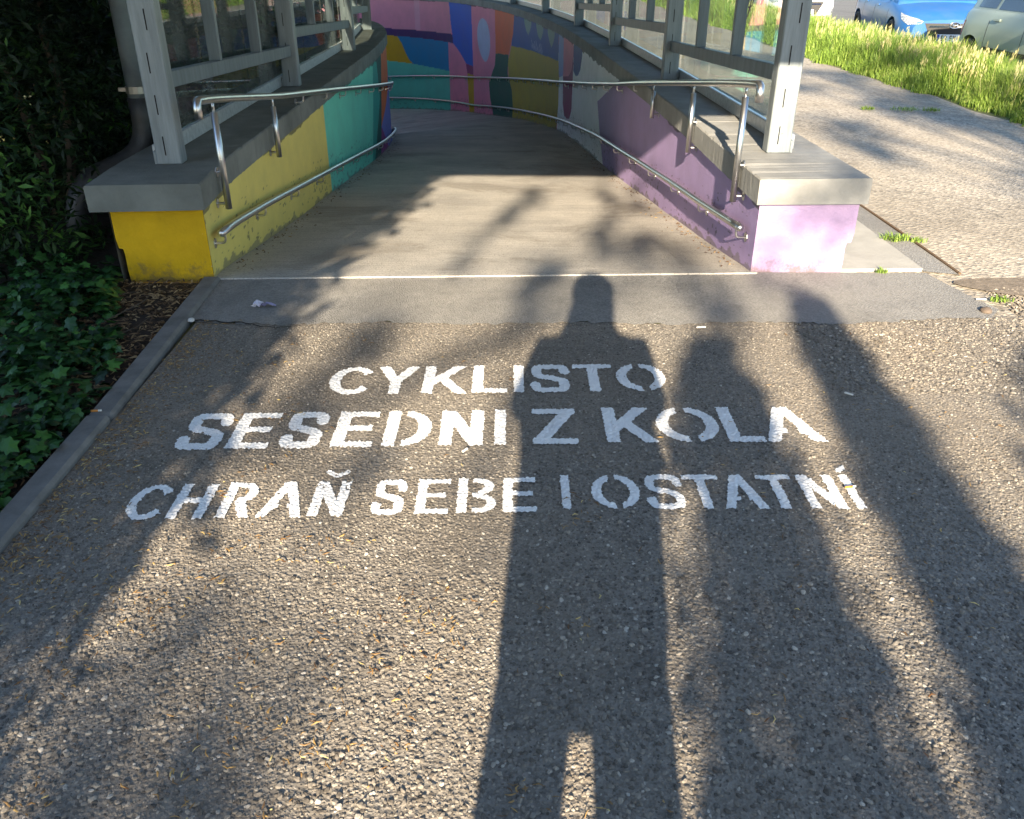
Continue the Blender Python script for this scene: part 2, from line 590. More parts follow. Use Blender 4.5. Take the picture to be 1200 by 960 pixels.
# foreground asphalt: far edge a little ragged
edge = []
xs = np.linspace(-1.50, 2.45, 60)
for k, x in enumerate(xs):
    edge.append((x, 3.745 + 0.012 * math.sin(x * 7.0) + random.uniform(-.012, .012) + (0.10 * max(0, x - 1.6))))
outl = [(-1.50, -12), (12, -12), (12, 4.6), (4.2, 4.62), (3.2, 4.50), (2.75, 4.22)] + edge[::-1]
tag(flat_poly('pavement', outl, 0.0, ASPHALT), kind='structure')

# smooth strip across the foot of the ramp
strip_e = [(x + d, y - 0.018 + random.uniform(-.010, .012)) for x, y in edge if -1.48 < x < 2.30 for d in (0, .017, .035, .05)]
strip = [(-1.56, 3.75)] + strip_e + [(2.39, 3.90), (2.33, 4.10), (2.26, 4.436), (1.3, 4.455), (0, 4.40), (-1.62, 4.335), (-1.62, 4.25)]
tag(flat_poly('asphalt_strip', strip, 0.004, STRIP), kind='structure')

# footpath to the right of the ramp, up to the verge
def verge_x(y):
    return float(np.interp(y, [3, 7, 8.9, 10.9, 12.5, 15.4, 17.4, 30, 60], [5.4, 5.25, 5.18, 5.14, 4.98, 4.90, 4.86, 4.7, 4.6]))
fp = [(1.9, 4.7), (1.9, 3.8), (12, 3.8), (12, 6.6)]
ys_ = np.linspace(6.6, 60, 50)
fp += [(verge_x(y) + 0.06 * math.sin(y * 3.1) + random.uniform(-.03, .03), y) for y in ys_]
orx, ory = RIGHT.at(np.linspace(.8, RIGHT.len, 50), WT + 0.62)
fp += [(-9, 60), (-9, 29.2)] + [(x, y) for x, y in zip(orx[::-1], ory[::-1])]
tag(flat_poly('footpath', fp, -0.006, FOOTPATH), kind='structure')
# darker edging band and pale apron slabs between wall and footpath
er, ey = RIGHT.at(np.linspace(0.02, 24, 60), WT - 0.05)
ar, ay = RIGHT.at(np.linspace(0.0, 24, 60), WT + 0.43)
br_, by_ = RIGHT.at(np.linspace(-0.06, 24, 60), WT + 0.60)
apron = empty('apron', (2.0, 5.0, 0))
apron['kind'] = 'structure'
for a, b in zip(np.arange(0.02, 15, 1.02), np.arange(1.03, 16.1, 1.02)):
    ss = np.linspace(a, b - .008, 5)
    x0, y0 = RIGHT.at(ss, WT - 0.06)
    x1, y1 = RIGHT.at(ss, WT + 0.43)
    bm = bmesh.new()
    lo = [[bm.verts.new((x - 2.0, y - 5.0, z)) for x, y in zip(xx, yy)] for xx, yy, z in ((x0, y0, .012), (x1, y1, .012), (x1, y1, -.05), (x0, y0, -.05))]
    for q in range(4):
        A, B = lo[q], lo[(q + 1) % 4]
        for k in range(4):
            bm.faces.new((A[k], A[k + 1], B[k + 1], B[k]))
    bm.faces.new([l[0] for l in lo])
    bm.faces.new([l[-1] for l in lo][::-1])
    bm_obj('concrete_slab', bm, CONC_SLAB, apron)
band = list(zip(ar, ay)) + list(zip(br_[::-1], by_[::-1]))
tag(flat_poly('edging_band', band, 0.002, STRIP), kind='structure')
# thin steel edging strip that has lifted from the footpath
bm = bmesh.new()
pts = []
for s in np.linspace(-0.05, 8, 40):
    x, y = RIGHT.at(s, WT + 0.605 + 0.008 * math.sin(s * 2.2))
    pts.append((float(x), float(y), 0.004))
tube(bm, pts, 0.009, 6)
tag(bm_obj('edging_strip', bm, simple('rusty_edging', srgb(92, 74, 56), .9)), kind='structure')
# bare dirt patch at the right
dp = [(2.55 + .46 * math.cos(a) * (1 + .15 * math.sin(3 * a)), 4.28 + .17 * math.sin(a) * (1 + .2 * math.cos(2 * a))) for a in np.linspace(0, 2 * PI, 26, endpoint=False)]
dp = [(x + .28, y - .05) for x, y in dp]
tag(flat_poly('dirt_patch', dp, 0.003, simple('dirt', srgb(112, 101, 88), .95, var=.35, scale=26, bump=.8, bscale=80)), kind='structure')
# verge and road
vg = [(verge_x(y) - 0.25, y) for y in np.linspace(6.6, 60, 40)]
tag(flat_poly('verge', [(12, 6.6)] + [(6.25, 6.6)] + [(6.25, 60)] + vg[::-1] , -0.013, VERGE), kind='structure')
tag(flat_poly('road', [(6.2, 6.9), (16, 6.9), (16, 90), (6.2, 90)], -0.155, ROAD), kind='structure')

bm = bmesh.new()
add_box(bm, (6.24, 48, -.09), (.12, 82, .16), bev=.01)
tag(bm_obj('road_kerb', bm, KERB), kind='structure')

# ramp floor
N = 130
rr = np.linspace(-.03, RIGHT.len, N)
u = np.linspace(0, 1, N)
rx, ry = RIGHT.at(rr, 0.03)
lsp = np.interp(ry if False else u, [0, .15, .35, .55, 1], [-.02, 3.6, 7.6, 10.6, LEFT.len])
lx, ly = LEFT.at(lsp, 0.03)
V, F = [], []
M_ = 14
for i in range(N):
    z = float(floor_r(max(rr[i], 0)))
    zl = float(floor_l(max(lsp[i], 0)))
    for j in range(M_ + 1):
        a = j / M_
        V.append((lx[i] * (1 - a) + rx[i] * a, ly[i] * (1 - a) + ry[i] * a, zl * (1 - a) + z * a + 0.012))
for i in range(N - 1):
    for j in range(M_):
        p = i * (M_ + 1) + j
        F.append((p, p + 1, p + M_ + 2, p + M_ + 1))
# front lip
b = len(V)
for j in range(M_ + 1):
    V.append((V[j][0], V[j][1] - .002, -0.02))
for j in range(M_):
    F.append((b + j, b + j + 1, j + 1, j))
tag(link_mesh('ramp_floor', V, F, RAMP, smooth=False), kind='structure')

# crack in the smooth strip
bm = bmesh.new()
cp = [(-1.51, 3.75)]
while cp[-1][0] < -1.0:
    cp.append((cp[-1][0] + random.uniform(.02, .05), cp[-1][1] - random.uniform(-.012, .018)))
prev = None
for i, (x, y) in enumerate(cp):
    w = .006 * (1 - i / len(cp)) + .0015
    a, b2 = bm.verts.new((x, y - w, .0075)), bm.verts.new((x, y + w, .0075))
    if prev:
        bm.faces.new((prev[0], a, b2, prev[1]))
    prev = (a, b2)
tag(bm_obj('crack', bm, simple('crack_dark', srgb(26, 24, 22), .95)), kind='structure')

def vnoise(X, Y, cell, seed):
    def h2(i, j):
        v = np.sin(i * 127.1 + j * 311.7 + seed * 74.7) * 43758.5453
        return v - np.floor(v)
    x, y = X / cell, Y / cell
    i, j = np.floor(x), np.floor(y)
    fx, fy = x - i, y - j
    fx, fy = fx * fx * (3 - 2 * fx), fy * fy * (3 - 2 * fy)
    return (h2(i, j) * (1 - fx) + h2(i + 1, j) * fx) * (1 - fy) + (h2(i, j + 1) * (1 - fx) + h2(i + 1, j + 1) * fx) * fy

# ------------------------------------------------------------------ walls with the painted faces
def in_poly(X, Z, poly):
    inside = np.zeros(X.shape, bool)
    n = len(poly)
    for i in range(n):
        x1, y1 = poly[i]
        x2, y2 = poly[(i + 1) % n]
        if y1 == y2:
            continue
        c = ((y1 > Z) != (y2 > Z)) & (X < (x2 - x1) * (Z - y1) / (y2 - y1) + x1)
        inside ^= c
    return inside
def smooth_poly(P, n=8):
    P = np.array(P, float)
    out = []
    k = len(P)
    for i in range(k):
        p0, p1, p2, p3 = P[i - 1], P[i], P[(i + 1) % k], P[(i + 2) % k]
        for t in np.linspace(0, 1, n, endpoint=False):
            out.append(tuple(.5 * ((2 * p1) + (-p0 + p2) * t + (2 * p0 - 5 * p1 + 4 * p2 - p3) * t * t + (-p0 + 3 * p1 - 3 * p2 + p3) * t ** 3)))
    return out

PURPLE = srgb(172, 150, 196); PALE = srgb(250, 250, 252); MAG = srgb(150, 52, 108); PINK = srgb(222, 132, 156)
NAVY = srgb(40, 84, 156); OLIVE = srgb(182, 158, 46); GREEN = srgb(14, 84, 72); ORANGE = srgb(228, 104, 58)
BLUE = srgb(44, 92, 190); LBLUE = srgb(142, 164, 214); MINT = srgb(98, 190, 168); TEAL = srgb(26, 122, 168)
DKPUR = srgb(68, 40, 96); GOLD = srgb(196, 154, 30); MAUVE = srgb(212, 136, 154); TEAR = srgb(128, 160, 156); OVAL = srgb(176, 184, 212)
def paint_right(S, Z):
    C = np.zeros(S.shape + (4,))
    C[:] = PALE
    C[S > 10.5] = PINK
    def P(poly, c, sm=False):
        C[in_poly(S, Z, smooth_poly(poly) if sm else poly)] = c
    P([(-1, .6), (4.55, .6), (4.88, .40), (6.52, -.07), (6.2, -.40), (5.68, -.8), (5.6, -1.5), (-1, -1.5)], PURPLE)
    P([(10.54, .6), (10.03, .6), (9.97, -.19), (10.46, -.28)], LBLUE)
    P([(10.03, .6), (8.98, .6), (8.93, .1), (9.0, -.57), (9.2, -.72), (9.45, -.76), (9.75, -.76), (9.93, -.6), (9.97, -.19)], MAG)
    P([(10.03, .6), (8.98, .6), (8.97, .18), (9.12, -.02), (9.4, -.13), (9.97, -.2)], PINK)
    P([(8.98, .6), (8.04, .6), (8.06, .3), (8.2, .1), (8.42, .0), (8.65, -.04), (8.91, .0)], NAVY)
    P([(15.54, -.25), (14, -.17), (12.65, -.12), (10.5, -.03), (10.40, -.3), (10.42, -.7), (10.8, -1.7), (12, -2.2), (15.6, -2.4), (15.5, -1.79), (15.38, -1.5), (15.5, -1.15), (15.85, -.9), (15.9, -.6)], OLIVE)
    P([(15.22, .6), (10.54, .6), (10.5, -.03), (12.65, -.12), (14, -.17), (15.54, -.25)], NAVY)
    for a, b, zb, sx in ((14.23, 13.43, .10, 13.75), (12.93, 12.15, .12, 12.42), (11.73, 10.97, .10, 11.28)):
        P([(a, .44), (b, .44), (b - .0, .3), (b + .12, .2), (sx, zb), (a - .25, .17), (a - .05, .3)], TEAR)
    P([(17.17, .6), (15.2, .6), (15.35, .02), (15.83, -.46), (17.12, -.55)], ORANGE)
    P([(17.12, -.55), (15.83, -.46), (15.95, -.86), (15.5, -1.15), (15.38, -1.5), (15.5, -1.8), (15.6, -2.6), (17.3, -2.6), (17.38, -2.0), (17.69, -1.62), (17.78, -1.29), (17.5, -1.05), (17.2, -.8)], GREEN)
    P([(18.25, .13), (17.85, .02), (17.63, -.28), (17.72, -.62), (18.07, -.83), (18.5, -.68), (18.72, -.32), (18.6, .0)], OVAL, True)
    # beyond the wedge the wall is split in bands
    far = S > 20.42
    C[far & (Z > -.38)] = MAUVE
    C[far & (Z <= -.38)] = TEAL
    C[(S > 20.55) & (Z < np.interp(S, [20.5, 21.5, 22.3, 23.3], [-1.31, -1.29, -1.26, -1.20]))] = MINT
    P([(20.58, -.59), (20.55, -2.6), (20.2, -2.6), (20.2, -.59)], PINK)
    P([(25, -.53), (23.32, -.53), (22.85, -.56), (22.69, -.72), (22.53, -1.01), (22.4, -1.18), (22.25, -1.26), (25, -1.2)], GOLD)
    P([(28, -.38), (20.2, -.375), (20.2, -.59), (21.9, -.57), (28, -.53)], DKPUR)
    C[(S > 21.87) & (S < 22.10) & (Z > -.37)] = srgb(214, 152, 170)
    P([(20.50, .6), (19.12, .6), (19.06, -1.04), (19.54, -1.02), (19.70, -.92), (19.88, -.81), (20.08, -.70), (20.30, -.60), (20.34, -.38), (20.42, -.04)], BLUE)
    P([(19.56, -1.02), (19.06, -1.04), (19.06, -1.25), (19.47, -1.26)], MAG)
    P([(19.47, -1.25), (19.05, -1.25), (19.05, -2.7), (19.35, -2.7)], GOLD)
    # a scribbled tag on the navy panel
    for k in range(7):
        s0 = 13.3 - k * .17
        for a0, a1, b0, b1 in ((0, .1, -.12, -.12), (-.1, -.02, .05, .10), (-.05, .08, -.09, .02)):
            d = np.abs((Z - (a0)) - (S - s0) * (a1 - a0) / .18)
            C[(d < .010) & (np.abs(S - s0) < .13) & (S > 12.1) & (Z < .12 - .06 * ((k * 5) % 3)) & (Z > -.1)] = srgb(150, 168, 200)
    return C
PYEL = srgb(232, 212, 112); TEA1 = srgb(112, 214, 186); TEA2 = srgb(52, 164, 148); DGRN = srgb(14, 88, 80)
VIO = srgb(124, 130, 206); MAG2 = srgb(150, 60, 130); ORA2 = srgb(226, 112, 60)
def paint_left(S, Z):
    C = np.zeros(S.shape + (4,))
    C[:] = PYEL
    C[S > 3.46 + .03 * (.3 - Z)] = TEA1
    b1 = np.interp(Z, [-.9, -.65, 0, .4], [5.9, 6.05, 6.45, 6.65])
    C[S > b1] = TEA2
    b2 = np.interp(Z, [-.9, -.7, -.1, .4], [6.0, 6.2, 7.15, 7.0])
    C[S > b2] = DGRN
    b3 = np.interp(Z, [-1.0, -.75, -.25, .4], [6.7, 6.85, 7.25, 7.7])
    C[S > b3] = ORA2
    b4 = np.interp(Z, [-1.4, -.8, -.45, -.2, .43], [6.8, 6.9, 7.1, 8.6, 9.6])
    C[S > b4] = VIO
    b5 = np.interp(Z, [-1.4, -.9, -.45], [8.5, 8.0, 7.1])
    C[(S < b5) & (S > b3) & (Z < -.45)] = MAG2
    return C

def build_wall(root, path, floor, paint, cap_mat, smax, face_step, nv):
    """painted face grid, back and top of the core, all set out along the path"""
    ox, oy = root.location.x, root.location.y
    ss = np.arange(0, smax, face_step)
    zt = CAPZ - CAPH + 0.01
    zb = floor(ss) - 0.15
    v = np.linspace(0, 1, nv)
    Z = zb[:, None] + (zt - zb)[:, None] * v[None, :]
    S = np.repeat(ss[:, None], nv, 1)
    x, y = path.at(ss, 0.0)
    V = np.stack([np.repeat(x[:, None], nv, 1) - ox, np.repeat(y[:, None], nv, 1) - oy, Z], -1).reshape(-1, 3)
    i, j = np.meshgrid(np.arange(len(ss) - 1), np.arange(nv - 1), indexing='ij')
    p = (i * nv + j).ravel()
    F = np.stack([p, p + nv, p + nv + 1, p + 1], 1)
    if path is LEFT:
        F = F[:, ::-1]
    F = F[:, ::-1]
    o = np_mesh('painted_face', V, F, MURAL, root)
    c = paint(S, Z)
    dark_edge = Z > zt - .012 - .030 * vnoise(S, Z, .11, 61) * vnoise(S, Z, .5, 62) * 2  # ragged darker line along the top of the face, under the coping
    c[dark_edge] = c[dark_edge] * .25 + np.array(srgb(56, 54, 48)) * .75
    ft = floor(ss)[:, None] + .012
    foot = (Z < ft + .055 * vnoise(S, Z, .09, 63) ** 2 + .02 * vnoise(S, Z, .03, 64)) & (vnoise(S, Z, .6, 65) > .25)
    c[foot] = c[foot] * .4 + np.array(srgb(112, 106, 96)) * .6
    chp = (vnoise(S, Z, .035, 66) * .6 + vnoise(S, Z, .013, 67) * .4 > .80 - .06 * vnoise(S, Z, .5, 68)) & (Z < ft + .34)
    c[chp] = c[chp] * .3 + np.array(srgb(70, 66, 58)) * .7
    c = c.reshape(-1, 4)
    at = o.data.color_attributes.new('paint', 'FLOAT_COLOR', 'POINT')
    at.data.foreach_set('color', c.astype(np.float32).ravel())
    # hidden back and top
    s2 = np.arange(.04, smax, .25)
    xa, ya = path.at(s2, 0.02)
    xb, yb = path.at(s2, WT - .04)
    zf = floor(s2) - .15
    V, F = [], []
    for k in range(len(s2)):
        V += [(xa[k] - ox, ya[k] - oy, zt), (xb[k] - ox, yb[k] - oy, zt), (xb[k] - ox, yb[k] - oy, zf[k] if path is LEFT else -.3)]
    for k in range(len(s2) - 1):
        b = 3 * k
        F += [(b, b + 3, b + 4, b + 1), (b + 1, b + 4, b + 5, b + 2)]
    link_mesh('wall_core', V, F, CONC_WALL, root)

def coping(root, path, a, b, mat, over=0.028, first=False):
    ox, oy = root.location.x, root.location.y
    n = max(3, int((b - a) / .035))
    ss = np.linspace(a, b, n)
    bm = bmesh.new()
    prof = [(-over, CAPZ - CAPH), (-over, CAPZ - .008), (-over + .008, CAPZ), (WT + over - .008, CAPZ), (WT + over, CAPZ - .008), (WT + over, CAPZ - CAPH)]
    rows = []
    for s in ss:
        row = []
        for off, z in prof:
            x, y = path.at(s, off)
            e = random.uniform(-.0012, .0012)
            if random.random() < .05 and off < .1:
                e -= random.uniform(.002, .008)
            row.append(bm.verts.new((float(x) - ox + random.uniform(-.001, .001), float(y) - oy, z + e)))
        rows.append(row)
    m = len(prof)
    for k in range(n - 1):
        for q in range(m):
            bm.faces.new((rows[k][q], rows[k + 1][q], rows[k + 1][(q + 1) % m], rows[k][(q + 1) % m]))
    bm.faces.new(rows[0][::-1])
    bm.faces.new(rows[-1])
    return bm_obj('coping_stone', bm, mat, root)

def pier_end(root, x_in, x_out, y, mat, side):
    """end face of the wall: overhanging render above a set-back, chipped foot on the outer side"""
    ox, oy = root.location.x, root.location.y
    zt = CAPZ - CAPH + 0.004
    out = [(x_in, -.05), (x_in, zt)]
    w = x_out - x_in
    out += [(x_in + w * 1.06, zt), (x_in + w * 1.065, .22), (x_in + w * 1.05, .172), (x_in + w * 1.005, .168), (x_in + w * .995, .14), (x_in + w * 1.0, .06), (x_in + w * .99, -.05)]
    bm = bmesh.new()
    f0 = [bm.verts.new((x - ox, y - oy, z)) for x, z in out]
    f1 = [bm.verts.new((x - ox + (side * .012 if k < 2 else 0), y - oy + (.02 if k < 2 else .35), z)) for k, (x, z) in enumerate(out)]
    bm.faces.new(f0)
    for k in range(len(out)):
        k2 = (k + 1) % len(out)
        bm.faces.new((f0[k], f0[k2], f1[k2], f1[k]))
    for e in list(bm.edges):
        pass
    return bm_obj('pier_end', bm, mat, root)

wr = empty('ramp_wall', (1.55, 4.45, 0), 'right hand wall of the curving ramp with mural and lilac end block', 'wall', 'walls either side of the ramp')
build_wall(wr, RIGHT, floor_r, paint_right, CONC_CAP, 27.2, 0.022, 150)
pier_end(wr, 1.305, 1.80, 4.447, PIER_LILAC, 1)
cuts = [-0.045, 1.62, 4.9, 8.1, 11.3, 14.5, 17.7, 20.9, 24.1, 27.2]
for a, b in zip(cuts[:-1], cuts[1:]):
    coping(wr, RIGHT, a + .003, b - .003, CONC_CAP)
wlf = empty('ramp_wall', (-1.85, 4.35, 0), 'left hand wall of the ramp with golden yellow end block beside the ivy bed', 'wall', 'walls either side of the ramp')
build_wall(wlf, LEFT, floor_l, paint_left, CONC_CAP_L, 16.2, 0.022, 120)
pier_end(wlf, -1.597, -2.05, 4.345, PIER_GOLD, -1)
cuts = [-0.05, 2.5, 5.5, 8.5, 11.5, 14.0, 16.2]
for a, b in zip(cuts[:-1], cuts[1:]):
    coping(wlf, LEFT, a + .003, b - .003, CONC_CAP_L, over=.022)
# wall that closes the ramp where it bends out of sight
ex, ey2 = RIGHT.at(RIGHT.len - .2, 0)
fx, fy = LEFT.at(LEFT.len - .2, 0)
bm = bmesh.new()
add_box(bm, ((float(ex) + float(fx)) / 2 - .2, (float(ey2) + float(fy)) / 2, -1.2), (.2, abs(float(ey2) - float(fy)) + .8, 3.4), rz=math.atan2(float(fx) - float(ex), float(ey2) - float(fy)))
tag(bm_obj('end_wall', bm, CONC_WALL), 'plain concrete wall closing the far bend of the ramp', 'wall')

# ------------------------------------------------------------------ handrails
RU_S = [-.55, 0.05, .62, 2.1, 3.5, 4.9, 6.8, 10.3, 15.5, 18.9, 27]
RU_Z = [.975, .965, .90, .71, .53, .34, .10, -.32, -.90, -1.28, -2.0]
RL_S = [.05, 1.0, 2.9, 5.9, 9.3, 15.5, 18.9, 27]
RL_Z = [.23, .12, -.08, -.37, -.77, -1.53, -1.96, -2.5]
LU_S = [-.05, .5, 1.7, 3.95, 9.4, 13, 16.2]
LU_Z = [.915, .85, .69, .43, -.21, -1.1, -2.0]
LL_S = [0, 1.17, 2.8, 5.9, 9.55, 13, 16.2]
LL_Z = [.24, .11, -.09, -.47, -.90, -1.7, -2.6]

def smooth_interp(s, S, Z):
    return float(np.mean([np.interp(s + d, S, Z) for d in np.linspace(-.25, .25, 9)])) if s > .4 else float(np.interp(s, S, Z))

def handrail(path, S, Z, s0, s1, off, label, lower=False, posts=(), rail_r=.021):
    x, y = path.at(s0, -off)
    root = empty('handrail', (float(x), float(y), 0), label, 'handrail', 'stainless handrails along the ramp')
    ox, oy = float(x), float(y)
    def P(s, o=0.0, dz=0.0):
        a, b = path.at(s, -off + o)
        return Vector((float(a) - ox, float(b) - oy, smooth_interp(s, S, Z) + dz))
    pts = [P(s) for s in np.linspace(s0, s1, int((s1 - s0) / .14))]
    if not lower:                      # end turned down
        d = (pts[0] - pts[1]).normalized()
        q = pts[0]
        pts = [q + d * .03 + Vector((0, 0, -.085)), q + d * .029 + Vector((0, 0, -.035)), q + d * .02 + Vector((0, 0, -.010)), q] + pts[1:]
    bm = bmesh.new()
    tube(bm, pts, rail_r, 12)
    bm_obj('rail', bm, STEEL, root, smooth=True)
    ang = path.ang
    if lower:
        bm = bmesh.new()
        q = P(s0)
        r = bmesh.ops.create_uvsphere(bm, u_segments=10, v_segments=6, radius=rail_r * 1.03)
        bmesh.ops.translate(bm, vec=q, verts=r['verts'])
        bm_obj('end_cap', bm, STEEL, root, smooth=True)
    for s, zb in posts:
        top = P(s, 0, -.02)
        bm = bmesh.new()
        tube(bm, [top + Vector((0, 0, .012)), top + Vector((0, 0, -.045))], .008, 8)
        tube(bm, [top + Vector((0, 0, -.045)), (top.x, top.y, zb)], .0185, 12)
        po = bm_obj('post', bm, STEEL, root, smooth=True)
        for zz in ((zb + .03, zb + .20) if top.z - zb > .4 else (zb + .03,)):
            bm = bmesh.new()
            w = P(s, off - .001 + (-.024 if zz > CAPZ - CAPH else 0))
            tube(bm, [(top.x, top.y, zz), (w.x, w.y, zz)], .008, 8)
            dd = Vector((w.x - top.x, w.y - top.y, 0)).normalized()
            tube(bm, [Vector((w.x, w.y, zz)) - dd * .004, Vector((w.x, w.y, zz)) + dd * .003], .026, 10)
            bm_obj('bracket', bm, STEEL, po)
    a = (posts[-1][0] + .9) if posts else s0 + .06
    while a < s1:
        bm = bmesh.new()
        p = P(a)
        w = P(a, off)
        dn = Vector((0, 0, -.065))
        tube(bm, [p + Vector((0, 0, -.015))] + bez(p + Vector((0, 0, -.035)), p + dn, p.lerp(w, .35) + dn, 4) + [Vector((w.x, w.y, p.z - .066))], .007, 6)
        dd = Vector((w.x - p.x, w.y - p.y, 0)).normalized()
        wz = Vector((w.x, w.y, p.z - .066))
        tube(bm, [wz - dd * .005, wz + dd * .004], .028, 8)
        bm_obj('bracket', bm, STEEL, root)
        a += .92
handrail(RIGHT, RU_S, RU_Z, .08, 27, .06, 'upper handrail on the right wall, from lilac end block round the bend', posts=((.30, .315), (1.55, .33), (2.95, .325)))
handrail(RIGHT, RL_S, RL_Z, .10, 27, .06, 'lower handrail on the right wall, close above the ramp floor by lilac paint', lower=True)
handrail(LEFT, LU_S, LU_Z, .02, 16, .06, 'upper handrail on the left wall in front of the yellow paint', posts=((.30, .30), (1.55, .32)))
handrail(LEFT, LL_S, LL_Z, .06, 16, .06, 'lower handrail on the left wall, close above ramp floor by yellow paint', lower=True)

# ------------------------------------------------------------------ glazed screens on the walls
def screen(path, s_posts, label, sgn, smooth_z):
    x, y = path.at(s_posts[0], .25)
    root = empty('glazed_screen', (float(x), float(y), CAPZ), label, 'glass screen', 'glazed screens on the ramp walls')
    ox, oy = float(x), float(y)
    top = 2.46
    OFF = .25
    GOFF = .355
    def Q(s, o):
        a, b = path.at(s, o)
        return Vector((float(a) - ox, float(b) - oy, 0))
    for k, s in enumerate(s_posts):
        p = Q(s, OFF)
        rz = path.ang(s)
        bm = bmesh.new()
        add_box(bm, (p.x, p.y, (top) / 2 - CAPZ / 2), (.10, .135, top - CAPZ), rz, .006)
        po = bm_obj('post', bm, POST, root)
        # narrow recessed seam and slots on the face towards the street
        R = Matrix.Rotation(rz, 3, 'Z')
        if k < 3:
            for z0 in (.05, .26, .46, .68, .9):
                bm = bmesh.new()
                c = p + R @ Vector((-.0505, .012 * (1 if z0 < .5 else -1), 0))
                add_box(bm, (c.x, c.y, z0 + .055 + random.uniform(-.02, .02)), (.003, .006, .10), rz)
                bm_obj('slot', bm, SLIT, po)
        # foot plate
        bm = bmesh.new()
        c = p + R @ Vector((0, .075 * sgn, 0))
        add_box(bm, (c.x, c.y, .035), (.085, .016, .07), rz, .002)
        bm_obj('foot_plate', bm, POST, po)
    for a, b in zip(s_posts[:-1], s_posts[1:]):
        za, zb = (.940 - CAPZ), (.805 - CAPZ)
        p, q = Q(a + .05, OFF), Q(b - .05, OFF)
        p.z, q.z = za, zb
        d = q - p
        rot = d.to_track_quat('X', 'Z').to_matrix()
        bm = bmesh.new()
        add_box(bm, (p + q) / 2, (d.length, .06, .085), bev=.004, rot=rot)
        bm_obj('cross_rail', bm, BEAM, root)
        for f in (1 / 3, 2 / 3):
            m = p.lerp(q, f)
            bm = bmesh.new()
            add_box(bm, (m.x, m.y, (m.z + .043 + top - CAPZ) / 2), (.045, .075, top - CAPZ - m.z - .043), path.ang(a), .003)
            bm_obj('mullion', bm, BEAM, root)
        # upper rail at the roof
        bm = bmesh.new()
        add_box(bm, (p + q) / 2 + Vector((0, 0, top - CAPZ - .06 - (za + zb) / 2)), (d.length, .06, .1), rz=math.atan2(d.y, d.x), bev=.004)
        bm_obj('head_rail', bm, BEAM, root)
        # sill strip and panes in a plane behind the posts
        bm = bmesh.new()
        p2, q2 = Q(a + .06, GOFF), Q(b + .04, GOFF)
        dd = q2 - p2
        add_box(bm, (p2 + q2) / 2 + Vector((0, 0, .042)), (dd.length, .035, .084), rz=math.atan2(dd.y, dd.x), bev=.004)
        bm_obj('sill', bm, ALU, root)
        for k in range(3):
            m0, m1 = p2.lerp(q2, k / 3 + .004), p2.lerp(q2, (k + 1) / 3 - .004)
            e = m1 - m0
            bm = bmesh.new()
            add_box(bm, (m0 + m1) / 2 + Vector((0, 0, (top - CAPZ) / 2 + .03)), (e.length, .008, top - CAPZ - .12), rz=math.atan2(e.y, e.x))
            bm_obj('glass_pane', bm, GLASS, root)
    return root
sR = [RIGHT.s_at_y(5.08) + 3.17 * k for k in range(8)]
sL = [LEFT.s_at_y(4.80) + 3.04 * k for k in range(4)]
scr_r = screen(RIGHT, sR, 'grey framed glass screen on the right wall beside the sunny footpath', -1, 0)
scr_l = screen(LEFT, sL, 'grey framed glass screen on the left wall in front of the dark hedge', 1, 0)
# scribble scratched on one pane of the right screen
bm = bmesh.new()
x0, y0 = RIGHT.at(sR[0] + 1.65, .428)
for k in range(6):
    pts = []
    for t in np.linspace(0, 1, 9):
        pts.append((float(x0) - scr_r.location.x - .006 + .002 * math.sin(9 * t), float(y0) - scr_r.location.y + .05 * k - .15 + .06 * math.sin(6 * t + k), .62 + .20 * t * (1 - .3 * (k % 2)) + .05 * math.cos(5 * t + 2 * k)))
    tube(bm, pts, .004, 5)
bm_obj('graffiti_scribble', bm, SLIT, scr_r)

# roof over the ramp (out of the picture; its front edge shades the ramp)
ROOF_Z = 2.5
ROOF_Y = 4.97 - (ROOF_Z - 1.021) / (math.tan(SUN_EL) / math.cos(SUN_AZ))
root = empty('canopy_roof', (-.2, 4.8, ROOF_Z), 'flat roof over the ramp resting on the screen posts, its unseen left side widened for shade', 'roof')
prev = None
ys = [ROOF_Y - 4.8, -.9, .7]
rows = [((-2.35, ROOF_Y), (2.02, ROOF_Y)), ((-2.35, 3.3), (2.02, 3.3)), ((-2.3, 4.6), (2.0, 4.6))]
for i in range(1, 15):
    s = min(i * 1.7, 25.5)
    a = RIGHT.at(s, WT + .1)
    b = LEFT.at(min(15.9, s * .72 + .3), WT + .1)
    if s > 5:  # unseen roof widened to the left here to block sun from the far wall
        b = (min(float(b[0]), -2.4 - min(3.6, (s - 5) * .8)), 4.6 + s * .78)
    rows.append(((float(b[0]), float(b[1])), (float(a[0]), float(a[1]))))
for (l0, r0), (l1, r1) in zip(rows[:-1], rows[1:]):
    bm = bmesh.new()
    g_ = .006
    vs = []
    for z in (0, .09):
        for (x, y) in (l0, r0, r1, l1):
            vs.append(bm.verts.new((x + .2, y - 4.8, z)))
    for f in ((3, 2, 1, 0), (4, 5, 6, 7), (0, 1, 5, 4), (1, 2, 6, 5), (2, 3, 7, 6), (3, 0, 4, 7)):
        bm.faces.new([vs[k] for k in f])
    bm_obj('roof_panel', bm, ROOFM, root)

